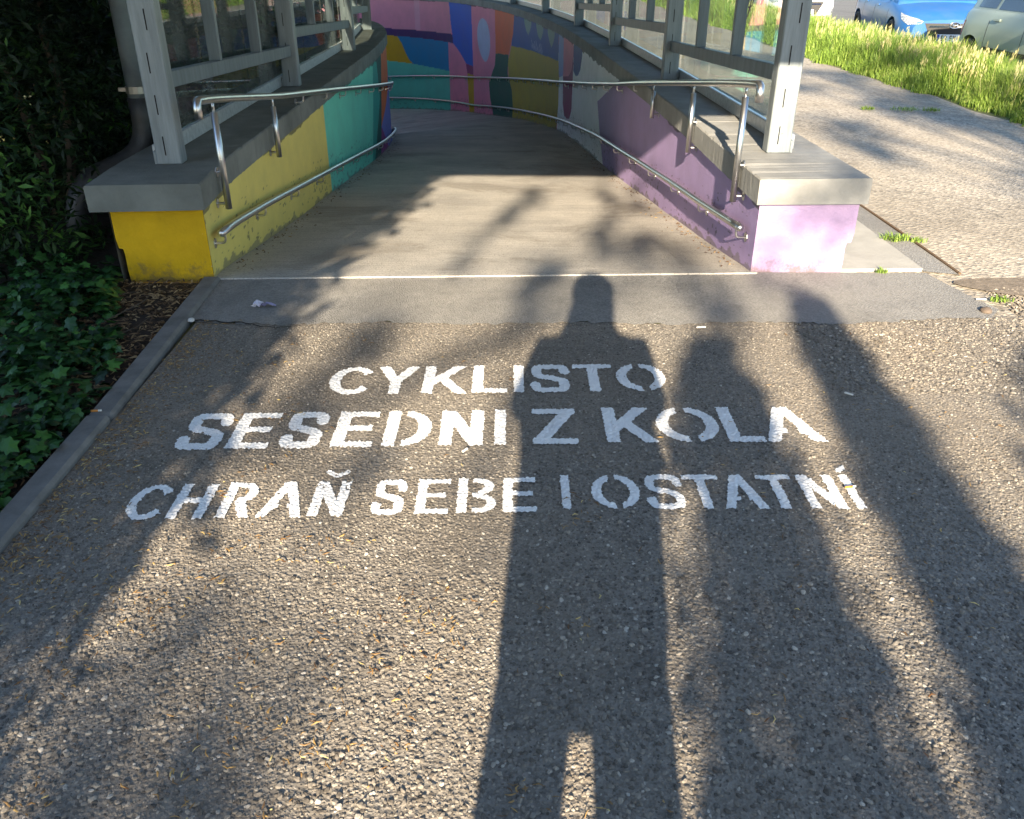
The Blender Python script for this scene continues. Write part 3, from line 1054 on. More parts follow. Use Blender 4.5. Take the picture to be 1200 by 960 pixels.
# ------------------------------------------------------------------ drainpipe
dp = empty('drainpipe', (-2.30, 5.52, .3), 'grey metal drainpipe with elbow behind the left post', 'drainpipe')
PIPE = simple('zinc_pipe', srgb(150, 158, 163), .40, .15, var=.2, scale=8)
PIPE2 = simple('dark_plastic_pipe', srgb(62, 62, 64), .45)
bm = bmesh.new()
tube(bm, [(0, 0, 2.2), (0, 0, .42)], .062, 16)
bm_obj('pipe', bm, PIPE, dp, smooth=True)
bm = bmesh.new()
tube(bm, [(0, 0, .46), (0, 0, .34)] + bez((0, 0, .32), (0, 0, .12), (-.16, -.16, .07), 7) + bez((-.24, -.24, .04), (-.36, -.36, .0), (-.38, -.38, -.30), 6), .070, 16)
bm_obj('elbow', bm, PIPE2, dp, smooth=True)
bm = bmesh.new()
tube(bm, [(0, 0, .485), (0, 0, .525)], .068, 16)
add_box(bm, (-.085, -.01, .505), (.05, .016, .022))
add_box(bm, (.085, -.01, .505), (.05, .016, .022))
bm_obj('clamp', bm, STEEL, dp)

# ------------------------------------------------------------------ kerb on the left: separate stones
kb = empty('kerb', (-1.55, 4.3, 0))
kb['kind'] = 'structure'
y = 4.33
kx = lambda yy: float(np.interp(yy, [1.0, 2.3, 2.9, 4.3], [-1.53, -1.545, -1.55, -1.60]))
for k in range(7):
    ln = 1.54 if k == 0 else 1.0
    y2 = y - ln
    x1, x2 = kx(y), kx(y2)
    bm = bmesh.new()
    d = Vector((x2 - x1, y2 - y, 0))
    add_box(bm, ((x1 + x2) / 2 + 1.55, (y + y2) / 2 - 4.3, -.045 + random.uniform(-.004, .004)), (d.length - .008, .095, .14), rz=math.atan2(d.y, d.x) + random.uniform(-.004, .004), bev=.012)
    bm_obj('kerb_stone', bm, KERB, kb)
    y = y2

# ------------------------------------------------------------------ painted lettering
def seg_d(X, Y, pts):
    D = np.full(X.shape, 9.0)
    for (ax, ay), (bx, by) in zip(pts[:-1], pts[1:]):
        vx, vy = bx - ax, by - ay
        l2 = vx * vx + vy * vy + 1e-12
        t = np.clip(((X - ax) * vx + (Y - ay) * vy) / l2, 0, 1)
        D = np.minimum(D, np.hypot(X - ax - t * vx, Y - ay - t * vy))
    return D
def spl(pts, n=10):
    P = [np.array(p, float) for p in pts]
    Q = [2 * P[0] - P[1]] + P + [2 * P[-1] - P[-2]]
    out = []
    for i in range(1, len(Q) - 2):
        p0, p1, p2, p3 = Q[i - 1:i + 3]
        for t in np.linspace(0, 1, n, endpoint=False):
            out.append(tuple(.5 * ((2 * p1) + (-p0 + p2) * t + (2 * p0 - 5 * p1 + 4 * p2 - p3) * t * t + (-p0 + 3 * p1 - 3 * p2 + p3) * t ** 3)))
    out.append(tuple(P[-1]))
    return out

def glyph(ch, X, Y, w, h, t):
    """mask of a stencil capital in a w x h box; t = stroke width"""
    hs = t * .84                                   # horizontal strokes a little thinner
    def bar(x0, y0, x1, y1):
        return (X >= x0) & (X <= x1) & (Y >= y0) & (Y <= y1)
    def line(ax, ay, bx, by, tt=t):
        return (seg_d(X, Y, [(ax, ay), (bx, by)]) <= tt / 2) & (Y >= 0) & (Y <= h)
    def ring(cx, cy, rx, ry, tx=t, ty=hs):
        o = ((X - cx) / rx) ** 2 + ((Y - cy) / ry) ** 2 <= 1
        i = ((X - cx) / (rx - tx)) ** 2 + ((Y - cy) / (ry - ty)) ** 2 <= 1
        return o & ~i
    gap = t * .55
    if ch == 'I':
        return bar(0, 0, w, h)
    if ch == 'L':
        return bar(0, 0, t, h) | bar(0, 0, w, hs)
    if ch == 'T':
        return bar(0, h - hs, w, h) | bar(w / 2 - t / 2, 0, w / 2 + t / 2, h)
    if ch == 'E':
        return bar(0, 0, t, h) | bar(0, h - hs, w, h) | bar(0, 0, w, hs) | bar(0, h * .52 - hs / 2, w * .9, h * .52 + hs / 2)
    if ch == 'H':
        return bar(0, 0, t, h) | bar(w - t, 0, w, h) | bar(0, h * .52 - hs / 2, w, h * .52 + hs / 2)
    if ch == 'Z':
        return bar(0, h - hs, w, h) | bar(0, 0, w, hs) | (line(t * .55, hs * .5, w - t * .55, h - hs * .5, t * 1.05))
    if ch == 'N':
        return bar(0, 0, t, h) | bar(w - t, 0, w, h) | line(t * .5, h, w - t * .5, 0, t * 1.05)
    if ch == 'K':
        return bar(0, 0, t, h) | (line(t * .7, h * .36, w - t * .6, h + t * .1) & (X > 0)) | line(w * .40, h * .58, w - t * .45, 0)
    if ch == 'Y':
        return bar(w / 2 - t / 2, 0, w / 2 + t / 2, h * .46) | line(t * .5, h, w / 2, h * .42) | line(w - t * .5, h, w / 2, h * .42)
    if ch == 'A':
        m = (line(t * .5, 0, w / 2 - t * .05, h) | line(w - t * .5, 0, w / 2 + t * .05, h))
        cb = bar(w * .22, h * .24, w * .78, h * .24 + hs * .85) & ~bar(w * .5 - gap * .6, 0, w * .5 + gap * .9, h)
        return m | cb
    if ch == 'O':
        m = ring(w / 2, h / 2, w / 2, h / 2)
        sl = X - w / 2 - (h / 2 - Y) / h * t * .5
        return m & ~(np.abs(sl) < gap * .62)
    if ch == 'C':
        m = ring(w * .55, h / 2, w * .55, h / 2)
        a = np.degrees(np.arctan2((Y - h / 2) / h, (X - w * .55) / w))
        return m & ~((np.abs(a) < 36) & (X > w * .5))
    if ch == 'D':
        o = ring(w * .34, h / 2, w * .66, h / 2) & (X > t + gap * .8)
        return bar(0, 0, t, h) | o
    if ch == 'B':
        b1 = ring(w * .5, h * .755, w * .44, h * .255, t, hs)
        b2 = ring(w * .5, h * .27, w * .5, h * .27, t, hs)
        st = bar(0, 0, t, h)
        fl = bar(w * .36, h - hs, w * .55, h) | bar(w * .36, 0, w * .55, hs) | bar(w * .36, h * .52 - hs / 2, w * .6, h * .52 + hs / 2)
        return st | ((b1 | b2) & (X > w * .5)) | (fl & (X > t + gap * .9))
    if ch == 'R':
        b1 = ring(w * .48, h * .72, w * .47, h * .285, t, hs) & (X > w * .48)
        fl = bar(t, h - hs, w * .5, h) | bar(t + gap * .7, h * .435, w * .5, h * .435 + hs)
        return bar(0, 0, t, h) | b1 | fl | line(w * .52, h * .46, w - t * .5, 0)
    if ch == 'S':
        c = [(w - t * .35, h * .72), (w * .82, h * .90), (w * .5, h - hs * .5), (w * .2, h * .90), (t * .5, h * .73), (w * .22, h * .575), (w * .55, h * .49), (w * .82, h * .40), (w - t * .5, h * .26), (w * .80, h * .10), (w * .48, hs * .5), (w * .18, h * .09), (t * .35, h * .27)]
        return seg_d(X, Y, spl(c)) <= t * .47
    return bar(0, 0, w, h)

def pebble_height(X, Y, cell=.0105):
    """height of a surface of little embedded stones, 0..1"""
    def h2(i, j, k):
        v = np.sin(i * 127.1 + j * 311.7 + k * 74.7) * 43758.5453
        return v - np.floor(v)
    I, J = np.floor(X / cell), np.floor(Y / cell)
    H = np.zeros(X.shape)
    for di in (-1, 0, 1):
        for dj in (-1, 0, 1):
            i, j = I + di, J + dj
            cx, cy = (i + h2(i, j, 1)) * cell, (j + h2(i, j, 2)) * cell
            r = cell * (.35 + .4 * h2(i, j, 3))
            d = ((X - cx) ** 2 + (Y - cy) ** 2) / r ** 2
            H = np.maximum(H, np.sqrt(np.clip(1 - d, 0, 1)) * (.4 + .6 * h2(i, j, 4)))
    return H
LETTER_BOXES = []      # (x0, y0, w, h, mask, cell, pad): used to keep loose stones off the paint
def letter(root, ch, x0, x1, y0, h, t, wear, slant=0.0):
    c = .0028
    pad = .012
    base = ch
    hh = h
    w = x1 - x0
    top = h * (1.34 if ch in 'ŇÍ' else 1.0)
    nx, ny = int((w + 2 * pad) / c), int((top + 2 * pad) / c)
    gx = (np.arange(nx) + .5) * c - pad
    gy = (np.arange(ny) + .5) * c - pad
    X, Y = np.meshgrid(gx, gy, indexing='ij')
    ax, ay = X + x0, Y + y0
    jx = (vnoise(ax, ay, .012, 1) - .5) * .004 + (vnoise(ax, ay, .0055, 2) - .5) * .004
    jy = (vnoise(ax, ay, .012, 3) - .5) * .004 + (vnoise(ax, ay, .0055, 4) - .5) * .004
    Xj, Yj = X + jx, Y + jy
    base = {'Ň': 'N', 'Í': 'I'}.get(ch, ch)
    m = glyph(base, Xj, Yj, w, h, t)
    if ch == 'Ň':
        cx = w * .5
        m |= (seg_d(Xj, Yj, [(cx - t * 1.0, h * 1.29), (cx - t * .12, h * 1.17)]) < t * .33) | (seg_d(Xj, Yj, [(cx + t * 1.0, h * 1.29), (cx + t * .12, h * 1.17)]) < t * .33)
    if ch == 'Í':
        m |= (seg_d(Xj, Yj, [(w * .35, h * 1.13), (w * 1.15, h * 1.25)]) < t * .34)
    ph = pebble_height(ax, ay)
    wn_ = vnoise(ax, ay, .045, 7) * .6 + vnoise(ax, ay, .009, 8) * .4
    m &= ~((ph < .06) & (wn_ > 1 - wear))
    LETTER_BOXES.append((x0 - pad, y0 - pad, m, c))
    idx = -np.ones((nx + 1, ny + 1), int)
    ii, jj = np.nonzero(m)
    for di, dj in ((0, 0), (1, 0), (1, 1), (0, 1)):
        idx[ii + di, jj + dj] = 1
    vi, vj = np.nonzero(idx > 0)
    idx[vi, vj] = np.arange(len(vi))
    vx, vy = vi * c - pad + x0, vj * c - pad + y0
    vz = .0018 + .0042 * pebble_height(vx, vy) + .0006 * vnoise(vx, vy, .02, 5)
    V = np.c_[vx - root.location.x, vy - root.location.y, vz]
    F = np.stack([idx[ii, jj], idx[ii + 1, jj], idx[ii + 1, jj + 1], idx[ii, jj + 1]], 1)
    np_mesh('letter', V, F, LINE, root, smooth=True)

GP = 'white stencilled lines of lettering on the asphalt'
ln1 = empty('painted_lettering', (-.05, 3.13, 0), 'white stencilled word CYKLISTO on the asphalt, the line nearest the ramp', 'lettering', GP)
for ch, a, b in (('C', -.745, -.575), ('Y', -.558, -.388), ('K', -.362, -.185), ('L', -.161, -.02), ('I', .007, .048), ('S', .079, .235), ('T', .254, .416), ('O', .43, .632)):
    letter(ln1, ch, a, b, 3.013 + .028 * a, .25, .044, .10)
ln2 = empty('painted_lettering', (0, 2.73, 0), 'bold white stencilled line SESEDNI Z KOLA, middle line of the three', 'lettering', GP)
for ch, a, b in (('S', -1.20, -1.045), ('E', -1.02, -.87), ('S', -.83, -.69), ('E', -.65, -.50), ('D', -.466, -.296), ('N', -.264, -.105), ('I', -.064, -.023), ('Z', .075, .237), ('K', .342, .525), ('O', .535, .765), ('L', .782, .914), ('A', .92, 1.135)):
    letter(ln2, ch, a, b, (2.606 + .030 * a) if a < .3 else 2.618 + .006 * a, .262, .0475, .20 if a < -.8 else .08)
ln3 = empty('painted_lettering', (0, 2.3, 0), 'white stencilled line CHRAŇ SEBE I OSTATNÍ, thinner letters nearest the camera', 'lettering', GP)
for ch, a, b in (('C', -1.222, -1.10), ('H', -1.078, -.963), ('R', -.926, -.818), ('A', -.80, -.658), ('Ň', -.640, -.530), ('S', -.445, -.345), ('E', -.307, -.203), ('B', -.176, -.05), ('E', -.029, .077), ('I', .161, .188), ('O', .258, .415), ('S', .437, .556), ('T', .563, .683), ('A', .676, .815), ('T', .812, .926), ('N', .947, 1.064), ('Í', 1.092, 1.121)):
    letter(ln3, ch, a, b, 2.192 + .036 * a if a < .1 else 2.208, .196, .0318, .26 if a < -.5 else .13)

# ------------------------------------------------------------------ stones standing proud of the old asphalt
def pebble_proto(name, seed):
    r = np.random.default_rng(seed)
    bm = bmesh.new()
    bmesh.ops.create_icosphere(bm, subdivisions=1, radius=1)
    sc = Vector((1, r.uniform(.6, .9), r.uniform(.42, .6)))
    for v in bm.verts:
        v.co = Vector((v.co.x * sc.x, v.co.y * sc.y, v.co.z * sc.z)) * (1 + r.uniform(-.22, .22))
    bmesh.ops.recalc_face_normals(bm, faces=bm.faces[:])
    me = bpy.data.meshes.new(name)
    bm.to_mesh(me)
    bm.free()
    me.materials.append(CHIP)
    return me

def gn_scatter(o, meshes, mat):
    """instance little stones on the points of o (attributes: rot, size)"""
    ng = bpy.data.node_groups.new('stone_scatter', 'GeometryNodeTree')
    ng.interface.new_socket('Geometry', in_out='INPUT', socket_type='NodeSocketGeometry')
    ng.interface.new_socket('Geometry', in_out='OUTPUT', socket_type='NodeSocketGeometry')
    nd = ng.nodes
    gi, go = nd.new('NodeGroupInput'), nd.new('NodeGroupOutput')
    m2p = nd.new('GeometryNodeMeshToPoints')
    iop = nd.new('GeometryNodeInstanceOnPoints')
    geo = nd.new('GeometryNodeMeshIcoSphere')
    geo.inputs['Radius'].default_value = 1.0
    geo.inputs['Subdivisions'].default_value = 2
    # roughen the stone
    sp = nd.new('GeometryNodeSetPosition')
    nz = nd.new('ShaderNodeTexNoise')
    nz.inputs['Scale'].default_value = 1.1
    sub = nd.new('ShaderNodeVectorMath'); sub.operation = 'SUBTRACT'
    sub.inputs[1].default_value = (.5, .5, .5)
    scl = nd.new('ShaderNodeVectorMath'); scl.operation = 'SCALE'
    scl.inputs['Scale'].default_value = 1.3
    sm = nd.new('GeometryNodeSetMaterial')
    sm.inputs['Material'].default_value = mat
    ra = nd.new('GeometryNodeInputNamedAttribute'); ra.data_type = 'FLOAT_VECTOR'; ra.inputs[0].default_value = 'rot'
    sa = nd.new('GeometryNodeInputNamedAttribute'); sa.data_type = 'FLOAT_VECTOR'; sa.inputs[0].default_value = 'size'
    L = ng.links.new
    L(gi.outputs[0], m2p.inputs['Mesh'])
    L(m2p.outputs[0], iop.inputs['Points'])
    L(nz.outputs['Color'], sub.inputs[0])
    L(sub.outputs[0], scl.inputs[0])
    L(geo.outputs['Mesh'], sp.inputs['Geometry'])
    L(scl.outputs[0], sp.inputs['Offset'])
    L(sp.outputs[0], sm.inputs['Geometry'])
    L(sm.outputs[0], iop.inputs['Instance'])
    e2r = nd.new('FunctionNodeEulerToRotation')
    L(ra.outputs[0], e2r.inputs[0])
    L(e2r.outputs[0], iop.inputs['Rotation'])
    L(sa.outputs[0], iop.inputs['Scale'])
    L(iop.outputs[0], go.inputs[0])
    md = o.modifiers.new('stones', 'NODES')
    md.node_group = ng

def on_letters(X, Y, grow=0):
    hit = np.zeros(X.shape, bool)
    for x0, y0, m, c in LETTER_BOXES:
        i = np.floor((X - x0) / c).astype(int)
        j = np.floor((Y - y0) / c).astype(int)
        ok = (i >= 0) & (j >= 0) & (i < m.shape[0]) & (j < m.shape[1])
        k = np.nonzero(ok)[0]
        hit[k] |= m[i[k], j[k]]
    return hit

def scatter_points(name, regions):
    PX, PY, SZ = [], [], []
    for (x0, x1, y0, y1, cell, smin, smax) in regions:
        nx, ny = int((x1 - x0) / cell), int((y1 - y0) / cell)
        I, J = np.meshgrid(np.arange(nx), np.arange(ny), indexing='ij')
        X = x0 + (I.ravel() + rng.uniform(0, 1, I.size)) * cell
        Y = y0 + (J.ravel() + rng.uniform(0, 1, I.size)) * cell
        S = smin * (smax / smin) ** (rng.uniform(0, 1, I.size) ** 1.9)
        keep = rng.uniform(0, 1, I.size) < .9
        PX.append(X[keep]); PY.append(Y[keep]); SZ.append(S[keep])
    X, Y, S = np.concatenate(PX), np.concatenate(PY), np.concatenate(SZ)
    # inside the view wedge, on the asphalt, off the letters
    ok = (np.abs(X) < .35 + .66 * Y) & (X > -1.49) & ~on_letters(X, Y)
    far_edge = np.interp(X, xs, [e[1] for e in edge], left=3.7, right=4.1) - .01
    ok &= (Y < np.where(X > 2.45, 4.2 + .15 * (X - 2.45), far_edge))
    X, Y, S = X[ok], Y[ok], S[ok]
    n = len(X)
    me = bpy.data.meshes.new(name)
    me.vertices.add(n)
    me.vertices.foreach_set('co', np.c_[X, Y, S * rng.uniform(-.30, .12, n)].astype(np.float32).ravel())
    a = me.attributes.new('rot', 'FLOAT_VECTOR', 'POINT')
    a.data.foreach_set('vector', np.c_[rng.normal(0, .22, n), rng.normal(0, .22, n), rng.uniform(0, 6.28, n)].astype(np.float32).ravel())
    a = me.attributes.new('size', 'FLOAT_VECTOR', 'POINT')
    a.data.foreach_set('vector', np.c_[S, S * rng.uniform(.6, .95, n), S * rng.uniform(.45, .7, n)].astype(np.float32).ravel())
    o = link(name, me)
    gn_scatter(o, None, CHIP)
    tag(o, kind='stuff')
    return o
scatter_points('asphalt_stones', [(-1.5, 2.3, .85, 1.9, .0100, .0028, .0092), (-1.5, 2.6, 1.9, 2.6, .0100, .0026, .0072), (-1.5, 3.3, 2.6, 3.8, .0108, .0026, .0058), (1.3, 4.0, 3.0, 4.6, .016, .005, .011)])

# ------------------------------------------------------------------ small litter
def bits(name, X, Y, Z, L, W, mat, kind='stuff'):
    """little bent slivers lying at random angles"""
    n = len(X)
    a = rng.uniform(0, 2 * PI, n)
    d = np.c_[np.cos(a), np.sin(a), rng.uniform(-.15, .15, n)]
    s = np.c_[-np.sin(a), np.cos(a), rng.uniform(-.3, .3, n)]
    P = np.c_[X, Y, Z]
    L, W = L[:, None], W[:, None]
    up = np.array([[0, 0, 1.0]])
    bend = s * L * rng.uniform(-.25, .25, (n, 1))
    v = [P - d * L / 2 - s * W * .3, P + bend - s * W / 2 + up * W * .2, P + d * L / 2 - s * W * .2, P + d * L / 2 + s * W * .2, P + bend + s * W / 2 + up * W * .2, P - d * L / 2 + s * W * .3,
         P + bend + up * W * .9]
    V = np.stack(v, 1).reshape(-1, 3)
    i = np.arange(n)[:, None] * 7
    F = np.concatenate([i + np.array([[0, 1, 6]]), i + np.array([[1, 2, 6]]), i + np.array([[2, 3, 6]]), i + np.array([[3, 4, 6]]), i + np.array([[4, 5, 6]]), i + np.array([[5, 0, 6]])], 0)
    o = np_mesh(name, V, F, mat)
    set_tone(o, np.repeat(rng.uniform(0, 1, n), 7))
    o['kind'] = kind
    return o
# catkin scraps: clustered over the left half, thick against the kerb
n = 4200
X = rng.uniform(-1.5, .6, n); Y = rng.uniform(.95, 3.6, n)
keep = (vnoise(X, Y, .22, 21) * .55 + vnoise(X, Y, .06, 22) * .45 + np.clip((-X - .2) * .16, -.2, .25) - (Y - 1.6) * .10) > .66
X, Y = X[keep], Y[keep]
n2 = 1300
X2 = -1.485 + np.abs(rng.normal(0, .09, n2)); Y2 = rng.uniform(1.0, 3.75, n2)
X3 = rng.uniform(.5, 2.2, 160); Y3 = rng.uniform(1.0, 3.6, 160)
X, Y = np.r_[X, X2, X3], np.r_[Y, Y2, Y3]
n = len(X)
bits('fallen_catkins', X, Y, np.full(n, .006) + rng.uniform(0, .004, n), rng.uniform(.006, .026, n), rng.uniform(.002, .005, n), CATKIN)
# dry leaf scraps blown against the wall feet on the ramp
n = 420
ss = rng.uniform(.1, 9, n)
off = -.03 - np.abs(rng.normal(0, .07, n))
half = n // 2
xr_, yr_ = RIGHT.at(ss[:half], off[:half])
xl_, yl_ = LEFT.at(ss[half:], off[half:])
zz = np.r_[floor_r(ss[:half]), floor_l(ss[half:])] + .018
bits('dry_leaf_scraps', np.r_[xr_, xl_], np.r_[yr_, yl_], zz, rng.uniform(.008, .03, n), rng.uniform(.004, .010, n), MULCH)
# bark scraps over the soil bed
n = 5200
X = rng.uniform(-2.6, -1.62, n); Y = rng.uniform(1.8, 4.33, n)
bits('bark_scraps', X, Y, np.full(n, -.006) + rng.uniform(0, .012, n), rng.uniform(.012, .05, n), rng.uniform(.004, .011, n), MULCH)

WHITE = simple('white_paper', srgb(214, 210, 222), .7)
LILACP = simple('lilac_paper', srgb(150, 146, 184), .6)
root = empty('crumpled_wrapper', (-1.235, 3.93, .004), 'crumpled white and lilac paper wrapper lying on the smooth strip', 'litter')
def crumple(name, mat, cx, cy, w, d, h, seed):
    r = np.random.default_rng(seed)
    bm = bmesh.new()
    n = 5
    g_ = [[bm.verts.new((cx + (i / (n - 1) - .5) * w + r.uniform(-.006, .006), cy + (j / (n - 1) - .5) * d + r.uniform(-.006, .006), .004 + r.uniform(0, h) * (1 if 0 < i < n - 1 else .5))) for j in range(n)] for i in range(n)]
    for i in range(n - 1):
        for j in range(n - 1):
            bm.faces.new((g_[i][j], g_[i + 1][j], g_[i + 1][j + 1], g_[i][j + 1]))
    return bm_obj(name, bm, mat, root)
crumple('white_flap', WHITE, -.02, .005, .045, .06, .035, 3)
crumple('lilac_flap', LILACP, .03, -.01, .07, .045, .03, 4)
def stone(name, loc, r, mat, label, cat, seed):
    rr = np.random.default_rng(seed)
    bm = bmesh.new()
    bmesh.ops.create_icosphere(bm, subdivisions=2, radius=r)
    for v in bm.verts:
        v.co *= 1 + rr.uniform(-.12, .12)
        v.co.z *= .55
    o = bm_obj(name, bm, mat, smooth=True)
    o.location = loc
    tag(o, label, cat)
    return o
stone('pebble', (-1.52, 3.74, .014), .017, simple('white_stone', srgb(210, 208, 202), .7), 'small white pebble at the end of the crack by the kerb', 'pebble', 5)
stone('stone', (2.31, 3.87, .010), .030, simple('brown_stone', srgb(96, 84, 74), .85, bump=.5), 'flat brown stone at the right tip of the smooth strip', 'stone', 6)
TIP = simple('filter_tip', srgb(206, 134, 60), .8)
ASH = simple('cigarette_paper', srgb(226, 222, 214), .8)
def butt(x, y, z, rz, label):
    r = empty('cigarette_butt', (x, y, z), label, 'cigarette butt', 'cigarette butts on the ground', rz=rz)
    bm = bmesh.new(); tube(bm, [(-.018, 0, 0), (.008, 0, 0)], .0042, 8); bm_obj('filter', bm, TIP, r, smooth=True)
    bm = bmesh.new(); tube(bm, [(.0082, 0, 0), (.02, 0, .0005)], .0040, 8); bm_obj('paper', bm, ASH, r, smooth=True)
butt(1.105, 2.322, .010, .2, 'orange tipped cigarette butt beside the last letter of OSTATNÍ')
butt(-1.56, 2.80, .034, .1, 'orange tipped cigarette butt lying on the kerb by the ivy')
def scrap(x, y, z, rz, l, label):
    bm = bmesh.new()
    add_box(bm, (0, 0, .003), (l, .009, .006), bev=.002)
    o = bm_obj('paper_scrap', bm, ASH)
    o.location = (x, y, z); o.rotation_euler = (0, 0, rz)
    tag(o, label, 'litter', 'white paper scraps on the ground')
scrap(.88, 3.66, .008, .1, .045, 'thin white paper scrap lying just below the smooth strip')
scrap(1.33, 2.98, .01, -.7, .035, 'thin white paper scrap on the sunlit asphalt right of KOLA')
scrap(2.36, 4.02, .008, -.1, .05, 'white paper scrap by the dirt patch beyond the brown stone')
scrap(-.165, 2.55, .01, 1.0, .03, 'tiny white paper sliver just under the letter N of SESEDNI')

# ------------------------------------------------------------------ ivy over the left bed
def ivy_leaf():
    prof = [(0, 0), (.20, -.10), (.46, .10), (.36, .34), (.52, .62), (.24, .66), (0, 1.05)]
    pts = prof + [(-x, y) for x, y in prof[-2:0:-1]]
    V = [(x, y, -.10 * abs(x) - .10 * y * y) for x, y in pts] + [(0, .38, .05)]
    F = [(i, (i + 1) % len(pts), len(pts)) for i in range(len(pts))]
    return V, F
IV, IF = ivy_leaf()
ivy = empty('ivy', (-2.0, 3.2, 0), 'dark green ivy covering the soil bed left of the kerb', 'ivy')
def ivy_positions(n):
    out = []
    while len(out) < n:
        y = random.uniform(1.75, 4.5)
        xr = -1.60 - .02 - max(0, (y - 3.1)) * .42
        x = xr - abs(random.gauss(0, .5)) + .015
        if x < -3.0 or x > -1.56:
            continue
        if vnoise(np.array([x]), np.array([y]), .28, 33)[0] < .38 and random.random() < .8:
            continue
        out.append((x, y, max(.015, random.gauss(.075, .04)) * min(1, .35 + 2.2 * (xr - x + .05))))
    return out
protos = []
for k in range(4):
    me = bpy.data.meshes.new('leaf')
    sc = [.034, .044, .054, .066][k]
    me.from_pydata([(x * sc, y * sc, z * sc) for x, y, z in IV], [], IF)
    me.materials.append(LEAF_IVY)
    a = me.attributes.new('tone', 'FLOAT', 'POINT')
    a.data.foreach_set('value', [[.3, .55, .8, .45][k]] * len(IV))
    protos.append(me)
pos = sorted(ivy_positions(3300), key=lambda p: (p[0] + .2) ** 2 + p[1] ** 2)
for i, (x, y, z) in enumerate(pos[:290]):
    o = bpy.data.objects.new('leaf', protos[i % 4])
    COL.objects.link(o)
    o.parent = ivy
    o.location = (x + 2.0, y - 3.2, z)
    o.rotation_euler = (random.gauss(-.25, .35), random.gauss(0, .35), random.uniform(0, 6.28))
VV, FF, TT = [], [], []
for (x, y, z) in pos[290:]:
    R = Matrix.Rotation(random.uniform(0, 6.28), 3, 'Z') @ Matrix.Rotation(random.gauss(-.25, .35), 3, 'X') @ Matrix.Rotation(random.gauss(0, .35), 3, 'Y')
    s = random.uniform(.03, .066)
    b = len(VV)
    for v in IV:
        VV.append(tuple(R @ (Vector(v) * s) + Vector((x + 2.0, y - 3.2, z))))
    FF += [tuple(b + q for q in f) for f in IF]
    TT += [random.random() * .9] * len(IV)
o = link_mesh('leaves', VV, FF, LEAF_IVY, ivy)
set_tone(o, TT)
o['kind'] = 'stuff'
for k in range(22):
    x, y = random.uniform(-2.6, -1.66), random.uniform(2, 4.3)
    a = random.uniform(0, 6.28)
    bm = bmesh.new()
    tube(bm, [(x + 2.0 + .09 * q * math.cos(a + .1 * q), y - 3.2 + .09 * q * math.sin(a + .1 * q), .012 + .012 * math.sin(q)) for q in range(7)], .0035, 5)
    bm_obj('stem', bm, BARK, ivy)

# ------------------------------------------------------------------ hedges, shrubs and trees
def shell_points(n, f, thick):
    return np.array([f() for _ in range(n)])
def box_hedge(name, x0, x1, y0, y1, h, nleaf, size, label, cat, aspect=3.2, mat=LEAF_DARK, group=None, bulge=.25, stems=8, droop=.1, shear=0.0, deep=2.2, batter=0.0):
    root = empty(name, ((x0 + x1) / 2, (y0 + y1) / 2, 0), label, cat, group)
    ox, oy = root.location.x, root.location.y
    n = nleaf
    u = rng.uniform(0, 1, (n, 3))
    # pull the leaves towards the outside
    d = rng.uniform(0, 1, n) ** deep
    face = rng.integers(0, 5, n)
    for k, (ax, val) in enumerate(((0, 0), (0, 1), (1, 0), (1, 1), (2, 1))):
        sel = face == k
        u[sel, ax] = val + (d[sel] * .5 if val == 0 else -d[sel] * .5)
    P = np.c_[x0 + u[:, 0] * (x1 - x0), y0 + u[:, 1] * (y1 - y0), u[:, 2] * h]
    q = vnoise(P[:, 0] + P[:, 2] * .7, P[:, 1] + P[:, 2] * 1.3, .55, 3) - .5
    q2 = vnoise(P[:, 0] * 1.3 + P[:, 2], P[:, 1] * 1.3 - P[:, 2], .18, 4) - .5
    c = np.array([(x0 + x1) / 2, (y0 + y1) / 2, h * .5])
    dirv = P - c
    dirv /= np.linalg.norm(dirv, axis=1)[:, None] + 1e-6
    P = P + dirv * (q * bulge * 2 + q2 * bulge)[:, None]
    P[:, 2] = np.maximum(P[:, 2], .03)
    gap = vnoise(P[:, 0] * 1.1 + 7, P[:, 2] * 1.1 + P[:, 1], .3, 9) > .22
    P = P[gap]
    tone = np.clip(.45 + q[gap] * .9 + rng.normal(0, .18, len(P)), 0, 1)
    P -= np.array([ox, oy, 0])
    P[:, 0] += shear * P[:, 1] - batter * np.maximum(P[:, 2] - 1.5, 0)
    leaf_mesh('foliage', P, size, mat, root, aspect=aspect, droop=droop, tone=tone)
    bm = bmesh.new()
    for k in range(stems):
        x, y = random.uniform(x0 + .1, x1 - .1) - ox, random.uniform(y0 + .1, y1 - .1) - oy
        pts = [(x, y, -.05)]
        for q_ in range(1, 7):
            pts.append((pts[-1][0] + random.uniform(-.08, .08), pts[-1][1] + random.uniform(-.08, .08), h * q_ / 7))
        tube(bm, pts, [.03 * (1 - .8 * q_ / 6) + .004 for q_ in range(7)], 6)
    bm_obj('stems', bm, BARK, root)
    return root
GH = 'dark evergreen hedge plants'
box_hedge('evergreen_shrub', -4.4, -2.50, 4.25, 5.9, 2.6, 52000, .070, 'dark evergreen shrub with slender leaves beside the drainpipe and ivy', 'shrub', bulge=.16, aspect=3.4, stems=7)
box_hedge('boundary_hedge', -9.5, -2.75, 6.1, 14.5, 2.0, 60000, .16, 'tall dark hedge standing behind the left glass screen', 'hedge', aspect=2.4, stems=24)
box_hedge('far_hedge', -10, -5.0, 14.8, 17.2, 2.2, 14000, .13, 'dark hedge filling the inside of the ramp bend', 'hedge', aspect=2.2, stems=12)
